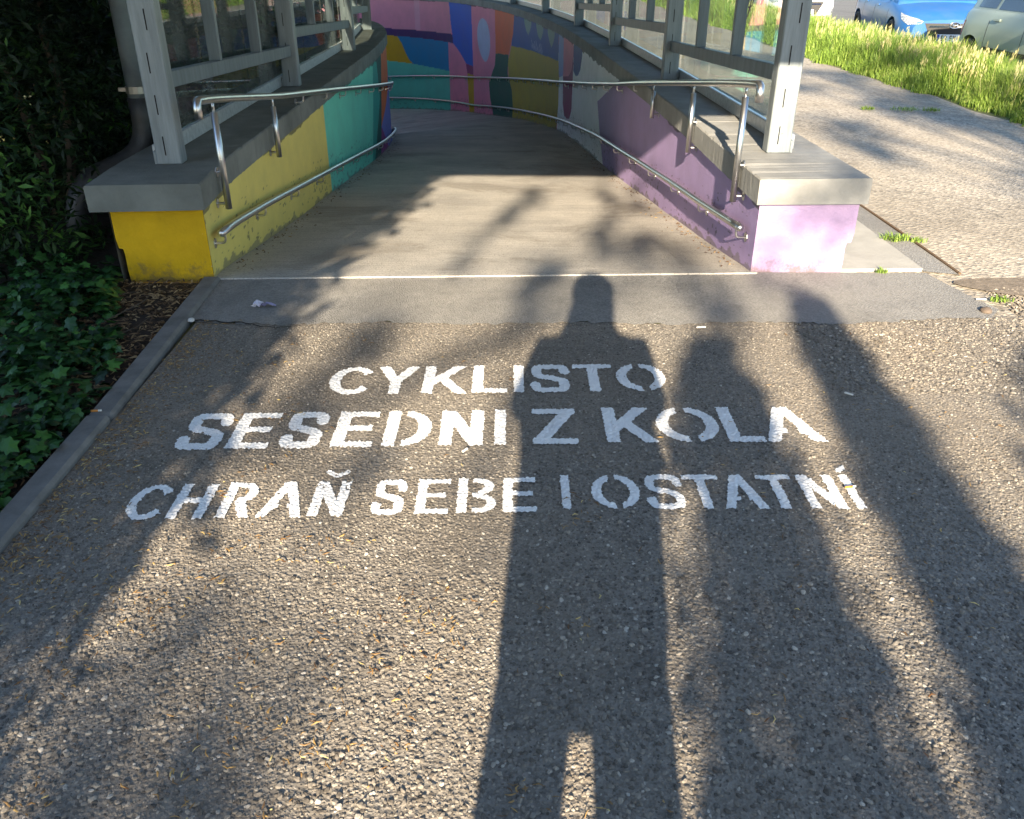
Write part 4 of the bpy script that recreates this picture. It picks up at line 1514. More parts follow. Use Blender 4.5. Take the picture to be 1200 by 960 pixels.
box_hedge('path_hedge', -4.2, -1.58, -7.2, -1.6, 5.2, 76000, .12, 'tall hedge beside the path behind the photographer', 'hedge', aspect=2.0, mat=LEAF_TREE, stems=20, bulge=.05, shear=.10, deep=1.0, batter=.21)

def shrub(name, x, y, r, h, n, size, label, low=1.0):  # unseen shrubs added behind the camera, shaped to cast bands of shade
    root = empty(name, (x, y, 0), label, 'shrub')
    z = rng.uniform(.05, 1, n)
    rad = r * np.interp(z, [0, .12, .5, .72, .85, .95, 1], [.75 * low, low, low, 1, .85, .6, .2]) * np.sqrt(rng.uniform(0, 1, n))
    a = rng.uniform(0, 2 * PI, n)
    wob = 1 + .25 * (vnoise(a * 2, z * h, .6, 5) - .5)
    P = np.c_[rad * wob * np.cos(a), rad * wob * np.sin(a), z * h]
    leaf_mesh('foliage', P, size, LEAF_TREE, root, aspect=2.0)
    bm = bmesh.new()
    tube(bm, [(0, 0, -.05), (.02, .01, h * .4), (0, .03, h * .85)], [.05, .035, .01], 8)
    bm_obj('stem', bm, BARK, root)
def qx(q, y):
    return q + math.tan(SUN_AZ) * y
shrub('added_shade_shrub', qx(1.10, -5.0), -5.0, .17, 3.44, 7200, .09, 'unseen upright shrub added behind the photographer to cast the right hand shade band', low=1.95)
shrub('added_shade_shrub', qx(.54, -4.2), -4.2, .28, 2.92, 6000, .08, 'shorter unseen shrub added close behind the photographer to widen the shade beside them', low=.78)
shrub('added_broad_shade_shrub', qx(2.10, -5.5), -5.5, .66, 3.35, 8000, .10, 'broad unseen shrub added behind the photographer to shade the right of the pavement')

def tree(x, y, h, r0, crown, label, lean=(0, 0), leaf=.10):
    """crown: list of (cx, cy, cz, rad, n) clumps relative to the foot"""
    root = empty('tree', (x, y, 0), label, 'tree', 'trees behind the photographer')
    bm = bmesh.new()
    pts, rs = [], []
    for k in range(9):
        f = k / 8
        pts.append((lean[0] * f * f + .06 * math.sin(5 * f), lean[1] * f * f + .05 * math.cos(4 * f), h * f - .05))
        rs.append(r0 * (1 - .75 * f) + .01)
    tube(bm, pts, rs, 12)
    bm_obj('trunk', bm, BARK, root, smooth=True)
    bm = bmesh.new()
    P, T = [], []
    last = None
    for (cx, cy, cz, rad, n) in crown:
        if rad < .15 and last is not None and (Vector((cx, cy, cz)) - last).length < .9:
            tube(bm, [last, Vector((cx, cy, cz))], [.007, .005], 5)      # twig hanging on from the clump before
            limb = False
        else:
            limb = True
        last = Vector((cx, cy, cz))
        f = min(.95, max(.3, cz / h * .8))
        s = Vector(pts[int(f * 8)])
        e = Vector((cx, cy, cz))
        mid = s.lerp(e, .55) + Vector((0, 0, .2))
        if limb: tube(bm, bez(s, mid, e, 5), [r0 * .2 * min(1, rad * 4), r0 * .17 * min(1, rad * 4), r0 * .13 * min(1, rad * 4), r0 * .1 * min(1, rad * 4), .012, .006], 6)
        # small clusters inside the clump
        m = max(3, n // 45)
        ctr = rng.normal(0, .5, (m, 3))
        ctr /= np.maximum(1, np.linalg.norm(ctr, axis=1))[:, None]
        k = rng.integers(0, m, n)
        p = ctr[k] * rad + rng.normal(0, min(.13, rad * .5), (n, 3)) * np.array([1, 1, .8])
        P.append(p + np.array([cx, cy, cz]))
        T.append(np.clip(.5 + .3 * ctr[k][:, 2] + rng.normal(0, .15, n), 0, 1))
    bm_obj('limbs', bm, BARK, root, smooth=True)
    leaf_mesh('crown', np.concatenate(P), leaf, LEAF_TREE, root, aspect=1.7, tone=np.concatenate(T))
    return root
random.seed(11)
# tree behind the hedge: its low boughs dapple the pavement and the foot of the ramp
cr = []
def chain(q0, z0, q1, z1, k, rad, n):
    return [(q0 + (q1 - q0) * i / (k - 1) + random.uniform(-.03, .03), z0 + (z1 - z0) * i / (k - 1), rad * random.uniform(.8, 1.2), n) for i in range(k)]
boughs = chain(-1.14, 5.05, -.98, 6.35, 9, .10, 34) + chain(-.78, 5.15, -.70, 5.75, 5, .085, 24) + chain(-.36, 5.95, -.22, 6.7, 6, .08, 26) \
    + chain(.06, 6.75, .13, 7.7, 12, .05, 13) + chain(.30, 6.6, .44, 7.5, 12, .05, 14) + chain(.62, 6.2, .60, 6.75, 5, .08, 30) + chain(-.72, 6.7, -.5, 7.5, 9, .05, 18)
boughs += [(1.12, 6.72, .26, 130), (1.5, 7.0, .3, 110), (-2.3, 7.3, .5, 400), (-.9, 9.1, .9, 420), (.4, 9.2, 1.0, 500), (-2.3, 6.6, .7, 600), (-2.7, 8, 1.1, 900)]
for q, z, rad, n in boughs:
    cr.append((qx(q, -13) - qx(-2.9, -13), random.uniform(-.5, .5), z, rad, n))
tree(qx(-2.9, -13), -13, 8.2, .17, cr, 'tall tree with low spreading boughs behind the path hedge', lean=(.8, 0))
cr = []
for k in range(33):
    q = random.uniform(1.7, 6.6)
    z = random.uniform(5.8, 10.2)
    cr.append((qx(q, -12) - qx(4.0, -12), random.uniform(-1.2, 1.2), z, random.uniform(.25, .5), random.randint(170, 320)))
tree(qx(4.0, -12), -12, 8.8, .2, cr, 'tall tree with an open crown beside the road behind the photographer')

# ------------------------------------------------------------------ verge grass
def blades(name, X, Y, H, W, mat, tone, parent=None, lean=.35):
    n = len(X)
    a = rng.uniform(0, 2 * PI, n)
    d = np.c_[np.cos(a), np.sin(a), np.zeros(n)]
    s = np.c_[-np.sin(a), np.cos(a), np.zeros(n)]
    ln = rng.uniform(.1, lean * 2, n)[:, None]
    B = np.c_[X, Y, np.full(n, -.015)]
    H, W = H[:, None], W[:, None]
    up = np.array([[0, 0, 1.0]])
    mid = B + up * H * .6 + d * H * ln * .3
    tip = B + up * H * (1 - .2 * ln) + d * H * ln
    V = np.stack([B - s * W, B + s * W, mid - s * W * .8, mid + s * W * .8, tip], 1).reshape(-1, 3)
    i = np.arange(n)[:, None] * 5
    F = np.concatenate([i + np.array([[0, 1, 3]]), i + np.array([[0, 3, 2]]), i + np.array([[2, 3, 4]])], 0)
    o = np_mesh(name, V, F, mat, parent)
    set_tone(o, np.repeat(tone, 5))
    o['kind'] = 'stuff'
    return o
n = 120000
Y = 8 + 30 * rng.uniform(0, 1, n) ** 1.7
vx = np.interp(Y, [3, 7, 8.9, 10.9, 12.5, 15.4, 17.4, 30, 60], [5.4, 5.25, 5.18, 5.14, 4.98, 4.90, 4.86, 4.7, 4.6])
vx = vx + .30 * (vnoise(X0 := np.zeros(n), Y, .45, 51) - .5) + .12 * (vnoise(X0, Y, .12, 52) - .5)
X = vx + .02 + (6.35 - vx) * rng.uniform(0, 1, n) ** .9 + np.abs(rng.normal(0, .04, n)) - .03
dd = np.clip((X - vx) / .5, 0, 1)
clump = vnoise(X, Y, .35, 41)
H = (.05 + .24 * dd + .18 * clump * dd) * rng.uniform(.5, 1.3, n)
tone = np.clip(.25 + .5 * vnoise(X, Y, .8, 42) + rng.normal(0, .16, n), 0, 1)
blades('verge_grass', X, Y, H, rng.uniform(.0022, .0048, n) * (1 + Y / 18), GRASS, tone)
n = 1700
Y = 8.3 + 26 * rng.uniform(0, 1, n) ** 1.6
X = rng.uniform(5.35, 6.35, n)
ok = vnoise(X, Y, .5, 43) > .35
X, Y = X[ok], Y[ok]
n = len(X)
H = rng.uniform(.24, .50, n)
az = rng.uniform(0, 2 * PI, n)
ln = rng.uniform(.02, .12, n)
tops = np.c_[X + np.cos(az) * ln, Y + np.sin(az) * ln, H]
VV = []
bx = np.c_[X, Y, np.zeros(n)]
sd = np.c_[np.full(n, .0018), np.zeros(n), np.zeros(n)]
head = []
V = np.stack([bx - sd, bx + sd, tops + sd * .6, tops - sd * .6], 1).reshape(-1, 3)
F = np.arange(n)[:, None] * 4 + np.array([[0, 1, 2, 3]])
# seed heads: three short slivers per stalk
b = len(V)
hv, hf = [], []
for k in range(4):
    o_ = rng.normal(0, .012, (n, 3)); o_[:, 2] = np.abs(o_[:, 2])
    c = tops - (tops - bx) * (.03 + .05 * k) + o_
    l = np.array([[.006, .004, .032]]) * rng.uniform(.6, 1.3, (n, 1))
    w = np.c_[np.full(n, .0055), rng.uniform(-.006, .006, n), np.zeros(n)]
    hv.append(np.stack([c - l, c + w, c + l, c - w], 1).reshape(-1, 3))
Vh = np.concatenate(hv)
Fh = b + np.arange(len(Vh) // 4)[:, None] * 4 + np.array([[0, 1, 2, 3]])
o = np_mesh('seeding_grass', np.concatenate([V, Vh]), np.concatenate([F, Fh]), SEED)
set_tone(o, rng.uniform(0, 1, len(o.data.vertices)))
o['kind'] = 'stuff'
# weeds in the joints
def tuft(x, y, r, n, h, label):
    a = rng.uniform(0, 2 * PI, n); q = r * np.sqrt(rng.uniform(0, 1, n))
    o = blades('weed_tuft', q * np.cos(a), q * np.sin(a) * .6, rng.uniform(.4, 1, n) * h, np.full(n, .0028), GRASS, rng.uniform(.1, .7, n), lean=.9)
    del o['kind']
    o.location = (x, y, .018)
    tag(o, label, 'weed', 'weeds growing in the paving joints')
tuft(2.33, 5.05, .09, 130, .055, 'bright grass tuft between apron slabs and footpath')
tuft(2.46, 5.0, .05, 60, .04, 'small grass tuft on the lifted edging strip of the footpath')
tuft(2.02, 4.44, .03, 40, .04, 'tiny weed in the joint at the front edge of the apron')
tuft(2.46, 4.02, .06, 60, .03, 'low weed between the smooth strip and the dirt patch')
for k, (x, y, r) in enumerate(((3.95, 9.9, .08), (4.35, 9.85, .16), (4.62, 9.8, .10))):
    tuft(x, y, r, 120, .05, ['isolated grass tuft on the footpath, farthest from the verge', 'widest grass tuft on the footpath short of the verge', 'grass tuft on the footpath nearest the verge'][k])
# ragged green fringe where the verge spreads onto the path is part of the grass above

# ------------------------------------------------------------------ parked cars
def m_carpaint(name, c, rough=.28):
    t = NT(name)
    n = t.noise(3, 4, .6)
    t.col(t.mix(t.ramp(n, [(.4, (0, 0, 0)), (.75, (.10, .10, .10))]), c, srgb(130, 126, 118)))
    t.set(.42, .0, .25)
    t.b.inputs['Coat Weight'].default_value = .12
    t.b.inputs['Coat Roughness'].default_value = .08
    return t.m
CARGLASS = NT('car_glass'); CARGLASS.col(srgb(44, 56, 66)); CARGLASS.set(.06, 0.0, .7); CARGLASS = CARGLASS.m
LAMP = NT('lamp_lens'); LAMP.col(LAMP.ramp(LAMP.noise(40, 2), [(.4, srgb(130, 136, 142)), (.6, srgb(196, 200, 202))])); LAMP.set(.12, .3); LAMP = LAMP.m
CHROME = simple('chrome', (.75, .75, .76, 1), .12, 1.0, var=.05)
RIM = simple('alloy_rim', srgb(150, 150, 150), .35, .7)
TRIM = simple('dark_trim', srgb(34, 34, 36), .55)
PLATE = simple('plate_white', srgb(228, 230, 230), .4, var=.04)
PLATEB = simple('plate_blue', srgb(24, 58, 160), .4)
PLATET = simple('plate_black', srgb(22, 22, 24), .5)
REDL = simple('red_lens', srgb(150, 22, 20), .2)

def eval_mesh(o):
    dg = bpy.context.evaluated_depsgraph_get()
    return bpy.data.meshes.new_from_object(o.evaluated_get(dg))

def car(name, loc, rz, paint, label, prof, plate=None, rub=False, details=True):
    """car with its nose at -y (local), centred on x; prof holds the side profile"""
    root = empty(name, loc, label, 'car', 'cars parked along the road', rz)
    L, W = prof['L'], prof['W'] / 2
    ns = 34
    t = np.linspace(0, 1, ns)
    yy = -L / 2 + L * (t - .06 * np.sin(2 * PI * t) / 2)
    yy = np.linspace(-L / 2, L / 2, ns)
    tt = (yy + L / 2) / L
    top = np.interp(tt, prof['tx'], prof['tz'])
    top = np.convolve(np.pad(top, 1, mode='edge'), [.2, .6, .2], 'valid')
    e = np.minimum(tt, 1 - tt) * L
    hw = W * (1 - .20 * np.clip(1 - e / .55, 0, 1) ** 2.2)
    zb = .20 + .10 * np.clip(1 - e / .35, 0, 1) ** 2
    bm = bmesh.new()
    rings = []
    for i in range(ns):
        w, z1, z0 = hw[i], top[i], zb[i]
        sec = [(w * .80, z0), (w * .95, z0 + .05), (w * .99, z0 + (z1 - z0) * .3), (w, z0 + (z1 - z0) * .52), (w * .985, z0 + (z1 - z0) * .72), (w * .955, z1 - .07), (w * .90, z1 - .018), (w * .78, z1 + .004), (w * .4, z1 + .028), (0, z1 + .034)]
        ring = [(x, yy[i], z) for x, z in sec] + [(-x, yy[i], z) for x, z in sec[-2::-1]]
        rings.append([bm.verts.new(p) for p in ring])
    m = len(rings[0])
    for i in range(ns - 1):
        for k in range(m):
            bm.faces.new((rings[i][k], rings[i][(k + 1) % m], rings[i + 1][(k + 1) % m], rings[i + 1][k]))
    bm.faces.new(rings[0][::-1]); bm.faces.new(rings[-1])
    body = bm_obj('body', bm, paint, root, smooth=True)
    # cut the wheel arches
    axles = (-L / 2 + prof['fo'], L / 2 - prof['ro'])
    bm = bmesh.new()
    for ya in axles:
        for sx in (-1, 1):
            r = bmesh.ops.create_cone(bm, cap_ends=True, segments=28, radius1=.355, radius2=.355, depth=.46)
            bmesh.ops.transform(bm, matrix=Matrix.Translation((sx * W, ya, .32)) @ Matrix.Rotation(PI / 2, 4, 'Y'), verts=r['verts'])
    cut = bm_obj('arch_cut', bm, TRIM)
    md = body.modifiers.new('b', 'BOOLEAN'); md.object = cut; md.operation = 'DIFFERENCE'; md.solver = 'EXACT'
    body.parent = None
    me = eval_mesh(body)
    body.modifiers.clear()
    body.data = me
    bpy.data.objects.remove(cut)
    body.parent = root
    for p in me.polygons:
        p.use_smooth = True
    try:
        me.set_sharp_from_angle(angle=math.radians(38))
    except Exception:
        pass
    b2 = bmesh.new(); b2.from_mesh(me)
    bvh = BVHTree.FromBMesh(b2); b2.free()
    # greenhouse
    gx, gz = prof['gx'], prof['gz']
    ng = 26
    g0, g1 = gx[0], gx[-1]
    ty = np.linspace(g0, g1, ng)
    zr = np.interp(ty, gx, gz)
    zbelt = np.interp(ty, tt, top) - .03
    bm = bmesh.new()
    gr = []
    for i in range(ng):
        y = -L / 2 + ty[i] * L
        wb = float(np.interp(ty[i], tt, hw)) * .90
        z1 = max(zr[i], zbelt[i] + .01)
        hgt = z1 - zbelt[i]
        wt = wb - .26 * hgt / .55
        sec = [(wb, zbelt[i]), (wb - (wb - wt) * .45, zbelt[i] + hgt * .5), (wt, zbelt[i] + hgt * .86), (wt * .86, zbelt[i] + hgt * .975), (wt * .5, z1 + .01), (0, z1 + .02)]
        gr.append([bm.verts.new(p) for p in [(x, y, z) for x, z in sec] + [(-x, y, z) for x, z in sec[-2::-1]]])
    m = len(gr[0])
    for i in range(ng - 1):
        for k in range(m - 1):
            bm.faces.new((gr[i][k], gr[i][k + 1], gr[i + 1][k + 1], gr[i + 1][k]))
    bm.faces.new(gr[0][::-1]); bm.faces.new(gr[-1])
    cab = bm_obj('cabin', bm, paint, root, smooth=True)
    b3 = bmesh.new(); b3.from_mesh(cab.data)
    cvh = BVHTree.FromBMesh(b3); b3.free()
    def patch(pname, poly, frame, tree, off, mat, parent, cell=.03, thick=None):
        """lay a polygon (u,v) onto the shell: frame maps u,v to a ray start and direction"""
        us = [p[0] for p in poly]; vs = [p[1] for p in poly]
        bm = bmesh.new()
        ring = []
        cu, cv = sum(us) / len(us), sum(vs) / len(vs)
        P = []
        k = len(poly)
        for i in range(k):
            (a, b), (c, d) = poly[i], poly[(i + 1) % k]
            n_ = max(1, int(math.hypot(c - a, d - b) / cell))
            for q in range(n_):
                P.append((a + (c - a) * q / n_, b + (d - b) * q / n_))
        lev = [1.0, .66, .33]
        rows = []
        for f in lev:
            row = []
            for a, b in P:
                o_, dr = frame(cu + (a - cu) * f, cv + (b - cv) * f)
                h = tree.ray_cast(o_, dr)
                loc_ = h[0] if h[0] is not None else o_ + dr * 1.0
                nr = h[1] if h[1] is not None else -dr
                if nr.dot(dr) > 0: nr = -nr
                row.append(bm.verts.new(loc_ + nr * off))
            rows.append(row)
        o_, dr = frame(cu, cv)
        h = tree.ray_cast(o_, dr)
        cen = bm.verts.new((h[0] if h[0] is not None else o_ + dr) - dr * off)
        n_ = len(P)
        for r0, r1 in zip(rows[:-1], rows[1:]):
            for i in range(n_):
                bm.faces.new((r0[i], r0[(i + 1) % n_], r1[(i + 1) % n_], r1[i]))
        for i in range(n_):
            bm.faces.new((rows[-1][i], rows[-1][(i + 1) % n_], cen))
        # skirt so that the patch has thickness
        sk = []
        for v, (a, b) in zip(rows[0], P):
            o_, dr = frame(a, b)
            sk.append(bm.verts.new(v.co + dr * (off + .01)))
        for i in range(n_):
            bm.faces.new((rows[0][(i + 1) % n_], rows[0][i], sk[i], sk[(i + 1) % n_]))
        return bm_obj(pname, bm, mat, parent)
    def side(sx):
        return lambda u_, v_: (Vector((sx * 2, u_, v_)), Vector((-sx, 0, 0)))
    def front(u_, v_):
        return (Vector((u_, -L / 2 - 1, v_)), Vector((0, 1, 0)))
    def rear(u_, v_):
        return (Vector((u_, L / 2 + 1, v_)), Vector((0, -1, 0)))
    def yv(f):
        return -L / 2 + f * L
    # side windows
    for sx in (-1, 1):
        for (f0, f1, f2, f3) in prof['win']:
            zb0 = float(np.interp((f0 + f1) / 2, tt, top)) + .005
            zt_ = float(np.interp((f2 + f3) / 2, gx, gz)) - .09
            w_ = patch('side_window', [(yv(f0), zb0), (yv(f1), zb0), (yv(f3), zt_), (yv(f2), zt_)], side(sx), cvh, .004, CARGLASS, cab, .06)
    # windscreen and rear window
    zs = float(np.interp(gx[0], tt, top))
    zt_ = prof['gz'][1]
    patch('windscreen', [(-W * .74, zs + .06), (W * .74, zs + .06), (W * .60, zt_ - .07), (-W * .60, zt_ - .07)], front, cvh, .005, CARGLASS, cab, .08)
    patch('rear_window', [(-W * .66, prof['rw'][0]), (W * .66, prof['rw'][0]), (W * .56, prof['rw'][1]), (-W * .56, prof['rw'][1])], rear, cvh, .005, CARGLASS, cab, .08)
    # lamps
    zh = float(np.interp(.06, tt, top))
    for sx in (-1, 1):
        def diag(u_, v_, sx=sx):
            d = Vector((-sx * .62, .78, 0)).normalized()
            c = Vector((sx * W * .84, -L / 2 + .12, v_))
            tang = Vector((sx * .78, .62, 0)).normalized()
            return (c + tang * u_ - d * 1.0, d)
        patch('headlight', [(-.20, zh - .15), (.02, zh - .175), (.20, zh - .10), (.28, zh + .0), (.16, zh - .025), (-.10, zh - .075), (-.22, zh - .11)], diag, bvh, .006, LAMP, root, .05)
        patch('fog_lamp', [(-.14, .36), (.10, .36), (.14, .44), (.06, .47), (-.10, .45)], diag, bvh, .006, LAMP, root, .05)
        def diagr(u_, v_, sx=sx):
            d = Vector((-sx * .62, -.78, 0)).normalized()
            c = Vector((sx * W * .84, L / 2 - .12, v_))
            tang = Vector((sx * .78, -.62, 0)).normalized()
            return (c + tang * u_ - d * 1.0, d)
        patch('tail_lamp', [(-.12, .62), (.14, .64), (.18, .84), (-.08, .84)], diagr, bvh, .006, REDL, root, .05)
    # grille with bar, emblem and number plate
    gr_ = patch('grille', [(-W * .58, zh - .14), (W * .58, zh - .14), (W * .52, zh - .24), (W * .40, zh - .43), (-W * .40, zh - .43), (-W * .52, zh - .24)], front, bvh, .005, TRIM, root, .05)
    patch('grille_bar', [(-W * .50, zh - .205), (W * .50, zh - .205), (W * .48, zh - .175), (-W * .48, zh - .175)], front, bvh, .014, CHROME, gr_, .06)
    h = bvh.ray_cast(*front(0, zh - .19))
    yf = h[0].y
    if details:
        bm = bmesh.new()
        ring = [(.088 * math.cos(a), yf - .022, zh - .17 + .046 * math.sin(a)) for a in np.linspace(0, 2 * PI, 25)]
        tube(bm, ring, .0075, 6, cap=False)
        tube(bm, [(-.045, yf - .022, zh - .205), (-.022, yf - .022, zh - .135)], .0085, 6)
        tube(bm, [(.022, yf - .022, zh - .205), (.045, yf - .022, zh - .135)], .0085, 6)
        tube(bm, [(-.034, yf - .022, zh - .178), (.034, yf - .022, zh - .163)], .0075, 6)
        bm_obj('emblem', bm, CHROME, gr_, smooth=True)
    zp = zh - .37
    h = bvh.ray_cast(*front(0, zp))
    yp = h[0].y - .02
    bm = bmesh.new(); add_box(bm, (0, yp, zp), (.52, .012, .115), bev=.004)
    pl = bm_obj('number_plate', bm, PLATE, root)
    bm = bmesh.new(); add_box(bm, (-.24, yp - .0075, zp), (.042, .003, .108))
    bm_obj('blue_band', bm, PLATEB, pl)
    if plate:
        cells = {'5': ['111', '100', '111', '001', '111'], 'B': ['110', '101', '110', '101', '110'], 'E': ['111', '100', '111', '100', '111'], '4': ['101', '101', '111', '001', '001']}
        x = -.185
        for ch in plate:
            if ch == ' ':
                x += .03; continue
            bm = bmesh.new()
            for r_, row in enumerate(cells[ch]):
                for c_, v in enumerate(row):
                    if v == '1':
                        add_box(bm, (x + c_ * .0135, yp - .0075, zp + .034 - r_ * .017), (.0132, .003, .0165))
            bm_obj('character', bm, PLATET, pl)
            x += .056
    # bonnet shut line, door lines, handles, mirrors
    for sx in (-1, 1):
        for f in prof['doors']:
            patch('door_gap', [(yv(f) - .004, .32), (yv(f) + .004, .32), (yv(f) + .004, float(np.interp(f, tt, top)) - .03), (yv(f) - .004, float(np.interp(f, tt, top)) - .03)], side(sx), bvh, .002, TRIM, body, .1)
        for f in prof['handles']:
            zc = float(np.interp(f, tt, top)) - .12
            patch('door_handle', [(yv(f) - .08, zc - .012), (yv(f) + .08, zc - .012), (yv(f) + .08, zc + .014), (yv(f) - .08, zc + .014)], side(sx), bvh, .02, paint, body, .05)
        if rub:
            patch('rub_strip', [(yv(.26), .50), (yv(.74), .50), (yv(.74), .56), (yv(.26), .56)], side(sx), bvh, .014, TRIM, body, .12)
        bm = bmesh.new()
        ym = yv(prof['mir'])
        zm = float(np.interp(prof['mir'], tt, top)) + .08
        r = bmesh.ops.create_uvsphere(bm, u_segments=12, v_segments=8, radius=1)
        bmesh.ops.transform(bm, matrix=Matrix.Translation((sx * (W + .08), ym, zm)) @ Matrix.Diagonal((.11, .065, .075, 1)), verts=r['verts'])
        tube(bm, [(sx * (W - .08), ym, zm - .07), (sx * (W + .05), ym, zm - .02)], .022, 6)
        bm_obj('mirror', bm, paint, root, smooth=True)
    # sills and wheel-arch lining
    bm = bmesh.new(); add_box(bm, (0, 0, .28), (2 * W - .5, L - .7, .2), bev=.03)
    bm_obj('underbody', bm, TRIM, root)
    # wheels
    for ya in axles:
        for sx in (-1, 1):
            bm = bmesh.new()
            pr = [(.205, -.09), (.27, -.10), (.305, -.085), (.318, -.05), (.318, .05), (.305, .085), (.27, .10), (.205, .09)]
            sg = 28
            rg = [[bm.verts.new((sx * (W - .10) + a_ , ya + r_ * math.cos(2 * PI * k / sg), .318 + r_ * math.sin(2 * PI * k / sg))) for r_, a_ in pr] for k in range(sg)]
            for k in range(sg):
                for q in range(len(pr)):
                    bm.faces.new((rg[k][q], rg[k][(q + 1) % len(pr)], rg[(k + 1) % sg][(q + 1) % len(pr)], rg[(k + 1) % sg][q]))
            wh = bm_obj('wheel', bm, BLACK, root, smooth=True)
            bm = bmesh.new()
            c = Vector((sx * (W - .035), ya, .318))
            tube(bm, [c + Vector((-sx * .08, 0, 0)), c + Vector((-sx * .05, 0, 0))], .21, 24)
            ring = [c + Vector((-sx * .01, .195 * math.cos(a), .195 * math.sin(a))) for a in np.linspace(0, 2 * PI, 25)]
            tube(bm, ring, .016, 6, cap=False)
            for k in range(5):
                a = 2 * PI * k / 5 + .3
                tube(bm, [c, c + Vector((-sx * .012, .19 * math.cos(a), .19 * math.sin(a)))], [.034, .022], 6)
            tube(bm, [c + Vector((-sx * .03, 0, 0)), c + Vector((sx * .006, 0, 0))], .045, 12)
            bm_obj('rim', bm, RIM, wh)
    return root
HATCH = dict(L=4.05, W=1.70, fo=.80, ro=.70, tx=[0, .015, .05, .22, .30, .8, .96, 1], tz=[.62, .69, .75, .88, .91, .97, .96, .86],
             gx=[.21, .41, .60, .85, .985], gz=[.88, 1.42, 1.48, 1.40, .98], win=[(.33, .525, .425, .52), (.54, .73, .545, .72), (.745, .84, .735, .80)], doors=(.29, .53, .735), handles=(.48, .70), mir=.31, rw=(1.06, 1.36))
VAN = dict(L=4.05, W=1.72, fo=.78, ro=.62, tx=[0, .015, .05, .18, .26, .85, .97, 1], tz=[.62, .70, .80, .97, 1.0, 1.02, 1.0, .80],
           gx=[.17, .37, .55, .90, .985], gz=[.95, 1.58, 1.64, 1.58, 1.02], win=[(.29, .51, .40, .505), (.53, .74, .53, .735), (.76, .88, .755, .87)], doors=(.27, .52, .75), handles=(.47, .70), mir=.28, rw=(1.10, 1.5))
RZ = -.155
car('parked_car', (6.45 + .86, 11.62, RZ), 0, m_carpaint('grey_green_paint', srgb(138, 152, 142)), 'grey green car parked nearest, its rear side above the tall grass', VAN, rub=True)
car('parked_car', (7.86, 18.0, RZ), math.radians(-7), m_carpaint('blue_paint', srgb(40, 92, 150)), 'bright blue hatchback facing the camera with chrome oval emblem', HATCH, plate='5B 54')
car('parked_car', (7.30, 25.2, RZ), math.radians(-3), m_carpaint('white_paint', srgb(220, 222, 222)), 'white car parked in the row behind the blue hatchback', HATCH)
car('parked_car', (7.55, 30.6, RZ), math.radians(-2), m_carpaint('black_paint', srgb(24, 26, 34)), 'dark car parked farthest up the row, seen through the glass', HATCH)

# ------------------------------------------------------------------ the photographer, standing just behind the camera
SKIN = simple('skin', srgb(198, 150, 124), .55, var=.06)
JACKET = simple('dark_jacket', srgb(48, 56, 70), .85)
TROUS = simple('grey_trousers', srgb(58, 58, 62), .85)
HAIR = simple('brown_hair', srgb(58, 42, 30), .6)
SHOE = simple('dark_shoes', srgb(38, 36, 36), .7)
ph = empty('person', (-.005, -.36, 0), 'person in dark jacket and grey trousers holding up a phone', 'person')
def skin(name, V, E, R, mat, sub=2, root_i=0):
    me = bpy.data.meshes.new(name)
    me.from_pydata(V, E, [])
    o = link(name, me)
    md = o.modifiers.new('s', 'SKIN')
    md.use_smooth_shade = True
    for k, (v, r) in enumerate(zip(me.skin_vertices[0].data, R)):
        v.radius = (r, r) if not isinstance(r, tuple) else r
        v.use_root = (k == root_i)
    sb = o.modifiers.new('d', 'SUBSURF'); sb.levels = sub; sb.render_levels = sub
    m2 = eval_mesh(o)
    o.modifiers.clear()
    o.data = m2
    m2.materials.clear(); m2.materials.append(mat)
    o.parent = ph
    return o
# body: pelvis, spine, neck, head, legs, arms, fingers
V = [(0, 0, .95), (0, .01, 1.12), (0, .01, 1.32), (0, .0, 1.45), (0, .02, 1.52), (0, .04, 1.60), (0, .05, 1.70)]
R = [(.15, .11), (.14, .10), (.17, .11), (.10, .08), .055, (.072, .088), (.070, .085)]
E = [(0, 1), (1, 2), (2, 3), (3, 4), (4, 5), (5, 6)]
for sx in (-1, 1):
    b = len(V)
    V += [(sx * .10, 0, .86), (sx * .11, .02, .50), (sx * .12, -.01, .10), (sx * .13, .02, .05), (sx * .14, .15, .035)]
    R += [.085, .06, .042, .042, .035]
    E += [(0, b), (b, b + 1), (b + 1, b + 2), (b + 2, b + 3), (b + 3, b + 4)]
    b = len(V)
    V += [(sx * .19, 0, 1.43), (sx * .25, .12, 1.16), (sx * .085 + .015, .29, 1.43), (sx * .07 + .015, .335, 1.505)]
    R += [.058, .042, .030, .026]
    E += [(3, b), (b, b + 1), (b + 1, b + 2), (b + 2, b + 3)]
    for k in range(4):
        c = len(V)
        V += [(sx * .072 + .015, .344, 1.53 + .012 * k), (sx * (.083 - .003 * k) + .015, .368 - .004 * k, 1.545 + .014 * k), (sx * .062 + .015, .372 - .004 * k, 1.555 + .014 * k)]
        R += [.009, .008, .0075]
        E += [(b + 3, c), (c, c + 1), (c + 1, c + 2)]
    c = len(V)
    V += [(sx * .068 + .015, .322, 1.515), (sx * .045 + .015, .326, 1.528)]
    R += [.010, .008]
    E += [(b + 3, c), (c, c + 1)]
skin('body', V, E, R, SKIN, 2)
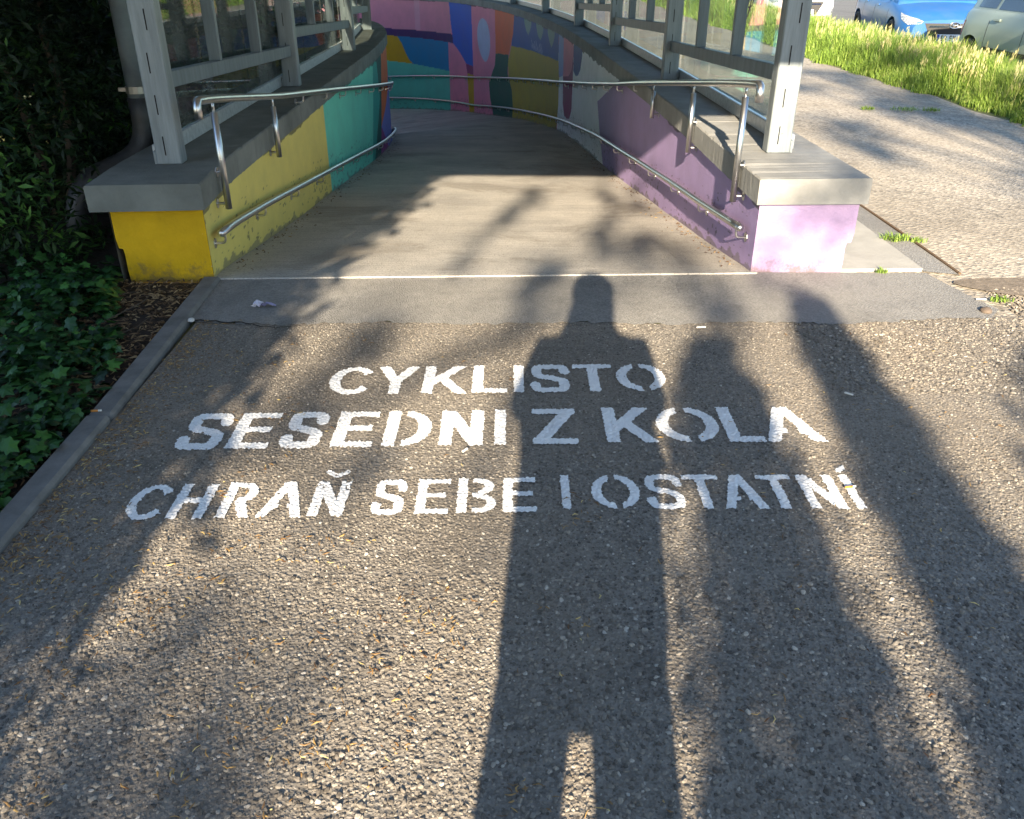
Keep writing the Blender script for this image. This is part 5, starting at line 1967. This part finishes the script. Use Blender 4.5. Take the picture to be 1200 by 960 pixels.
# jacket (hanging below the hips) and trousers
V = [(0, 0, .66), (0, 0, .92), (0, .01, 1.12), (0, .01, 1.32), (0, 0, 1.44)]
R = [(.215, .15), (.245, .16), (.25, .15), (.245, .15), (.14, .11)]
E = [(0, 1), (1, 2), (2, 3), (3, 4)]
for sx in (-1, 1):
    b = len(V)
    V += [(sx * .20, 0, 1.42), (sx * .255, .12, 1.155), (sx * .105 + .015, .27, 1.385)]
    R += [.078, .062, .046]
    E += [(4, b), (b, b + 1), (b + 1, b + 2)]
skin('jacket', V, E, R, JACKET, 2, 1)
V = [(0, 0, .96)]; R = [(.165, .12)]; E = []
for sx in (-1, 1):
    b = len(V)
    V += [(sx * .10, 0, .84), (sx * .128, .02, .52), (sx * .13, -.01, .09)]
    R += [.112, .098, .07]
    E += [(0, b), (b, b + 1), (b + 1, b + 2)]
skin('trousers', V, E, R, TROUS, 2)
for sx in (-1, 1):
    skin('shoe', [(sx * .125, -.05, .05), (sx * .135, .06, .045), (sx * .145, .18, .035)], [(0, 1), (1, 2)], [.045, .045, .04], SHOE, 2)
bm = bmesh.new()
r = bmesh.ops.create_uvsphere(bm, u_segments=16, v_segments=12, radius=1)
bmesh.ops.transform(bm, matrix=Matrix.Translation((0, .03, 1.69)) @ Matrix.Diagonal((.112, .118, .112, 1)), verts=r['verts'])
for v in list(bm.verts):
    if v.co.y > .075 and v.co.z < 1.73:
        v.co.y = .075
tube(bm, [(0, -.03, 1.66), (0, -.06, 1.56), (0, -.06, 1.46)], [.105, .10, .06], 12)
bm_obj('hair', bm, HAIR, ph, smooth=True)
for sx in (-1, 1):
    bm = bmesh.new()
    r = bmesh.ops.create_uvsphere(bm, u_segments=8, v_segments=6, radius=.012)
    bmesh.ops.translate(bm, vec=(sx * .032, .128, 1.655), verts=r['verts'])
    bm_obj('eye', bm, simple('eye', srgb(40, 34, 30), .2), ph, smooth=True)
bm = bmesh.new()
tube(bm, [(0, .13, 1.65), (0, .152, 1.612), (0, .13, 1.605)], [.008, .015, .010], 8)
bm_obj('nose', bm, SKIN, ph, smooth=True)
bm = bmesh.new()
tube(bm, [(-.022, .124, 1.575), (0, .132, 1.573), (.022, .124, 1.575)], [.003, .006, .003], 6)
bm_obj('mouth', bm, simple('lips', srgb(160, 96, 86), .5), ph, smooth=True)
bm = bmesh.new()
add_box(bm, (0, 0, 0), (.15, .009, .074), bev=.004)
phn = bm_obj('phone', bm, TRIM)
phn.location = (0, -.016, 1.552)
tag(phn, 'dark phone held up in both hands by the photographer', 'phone')
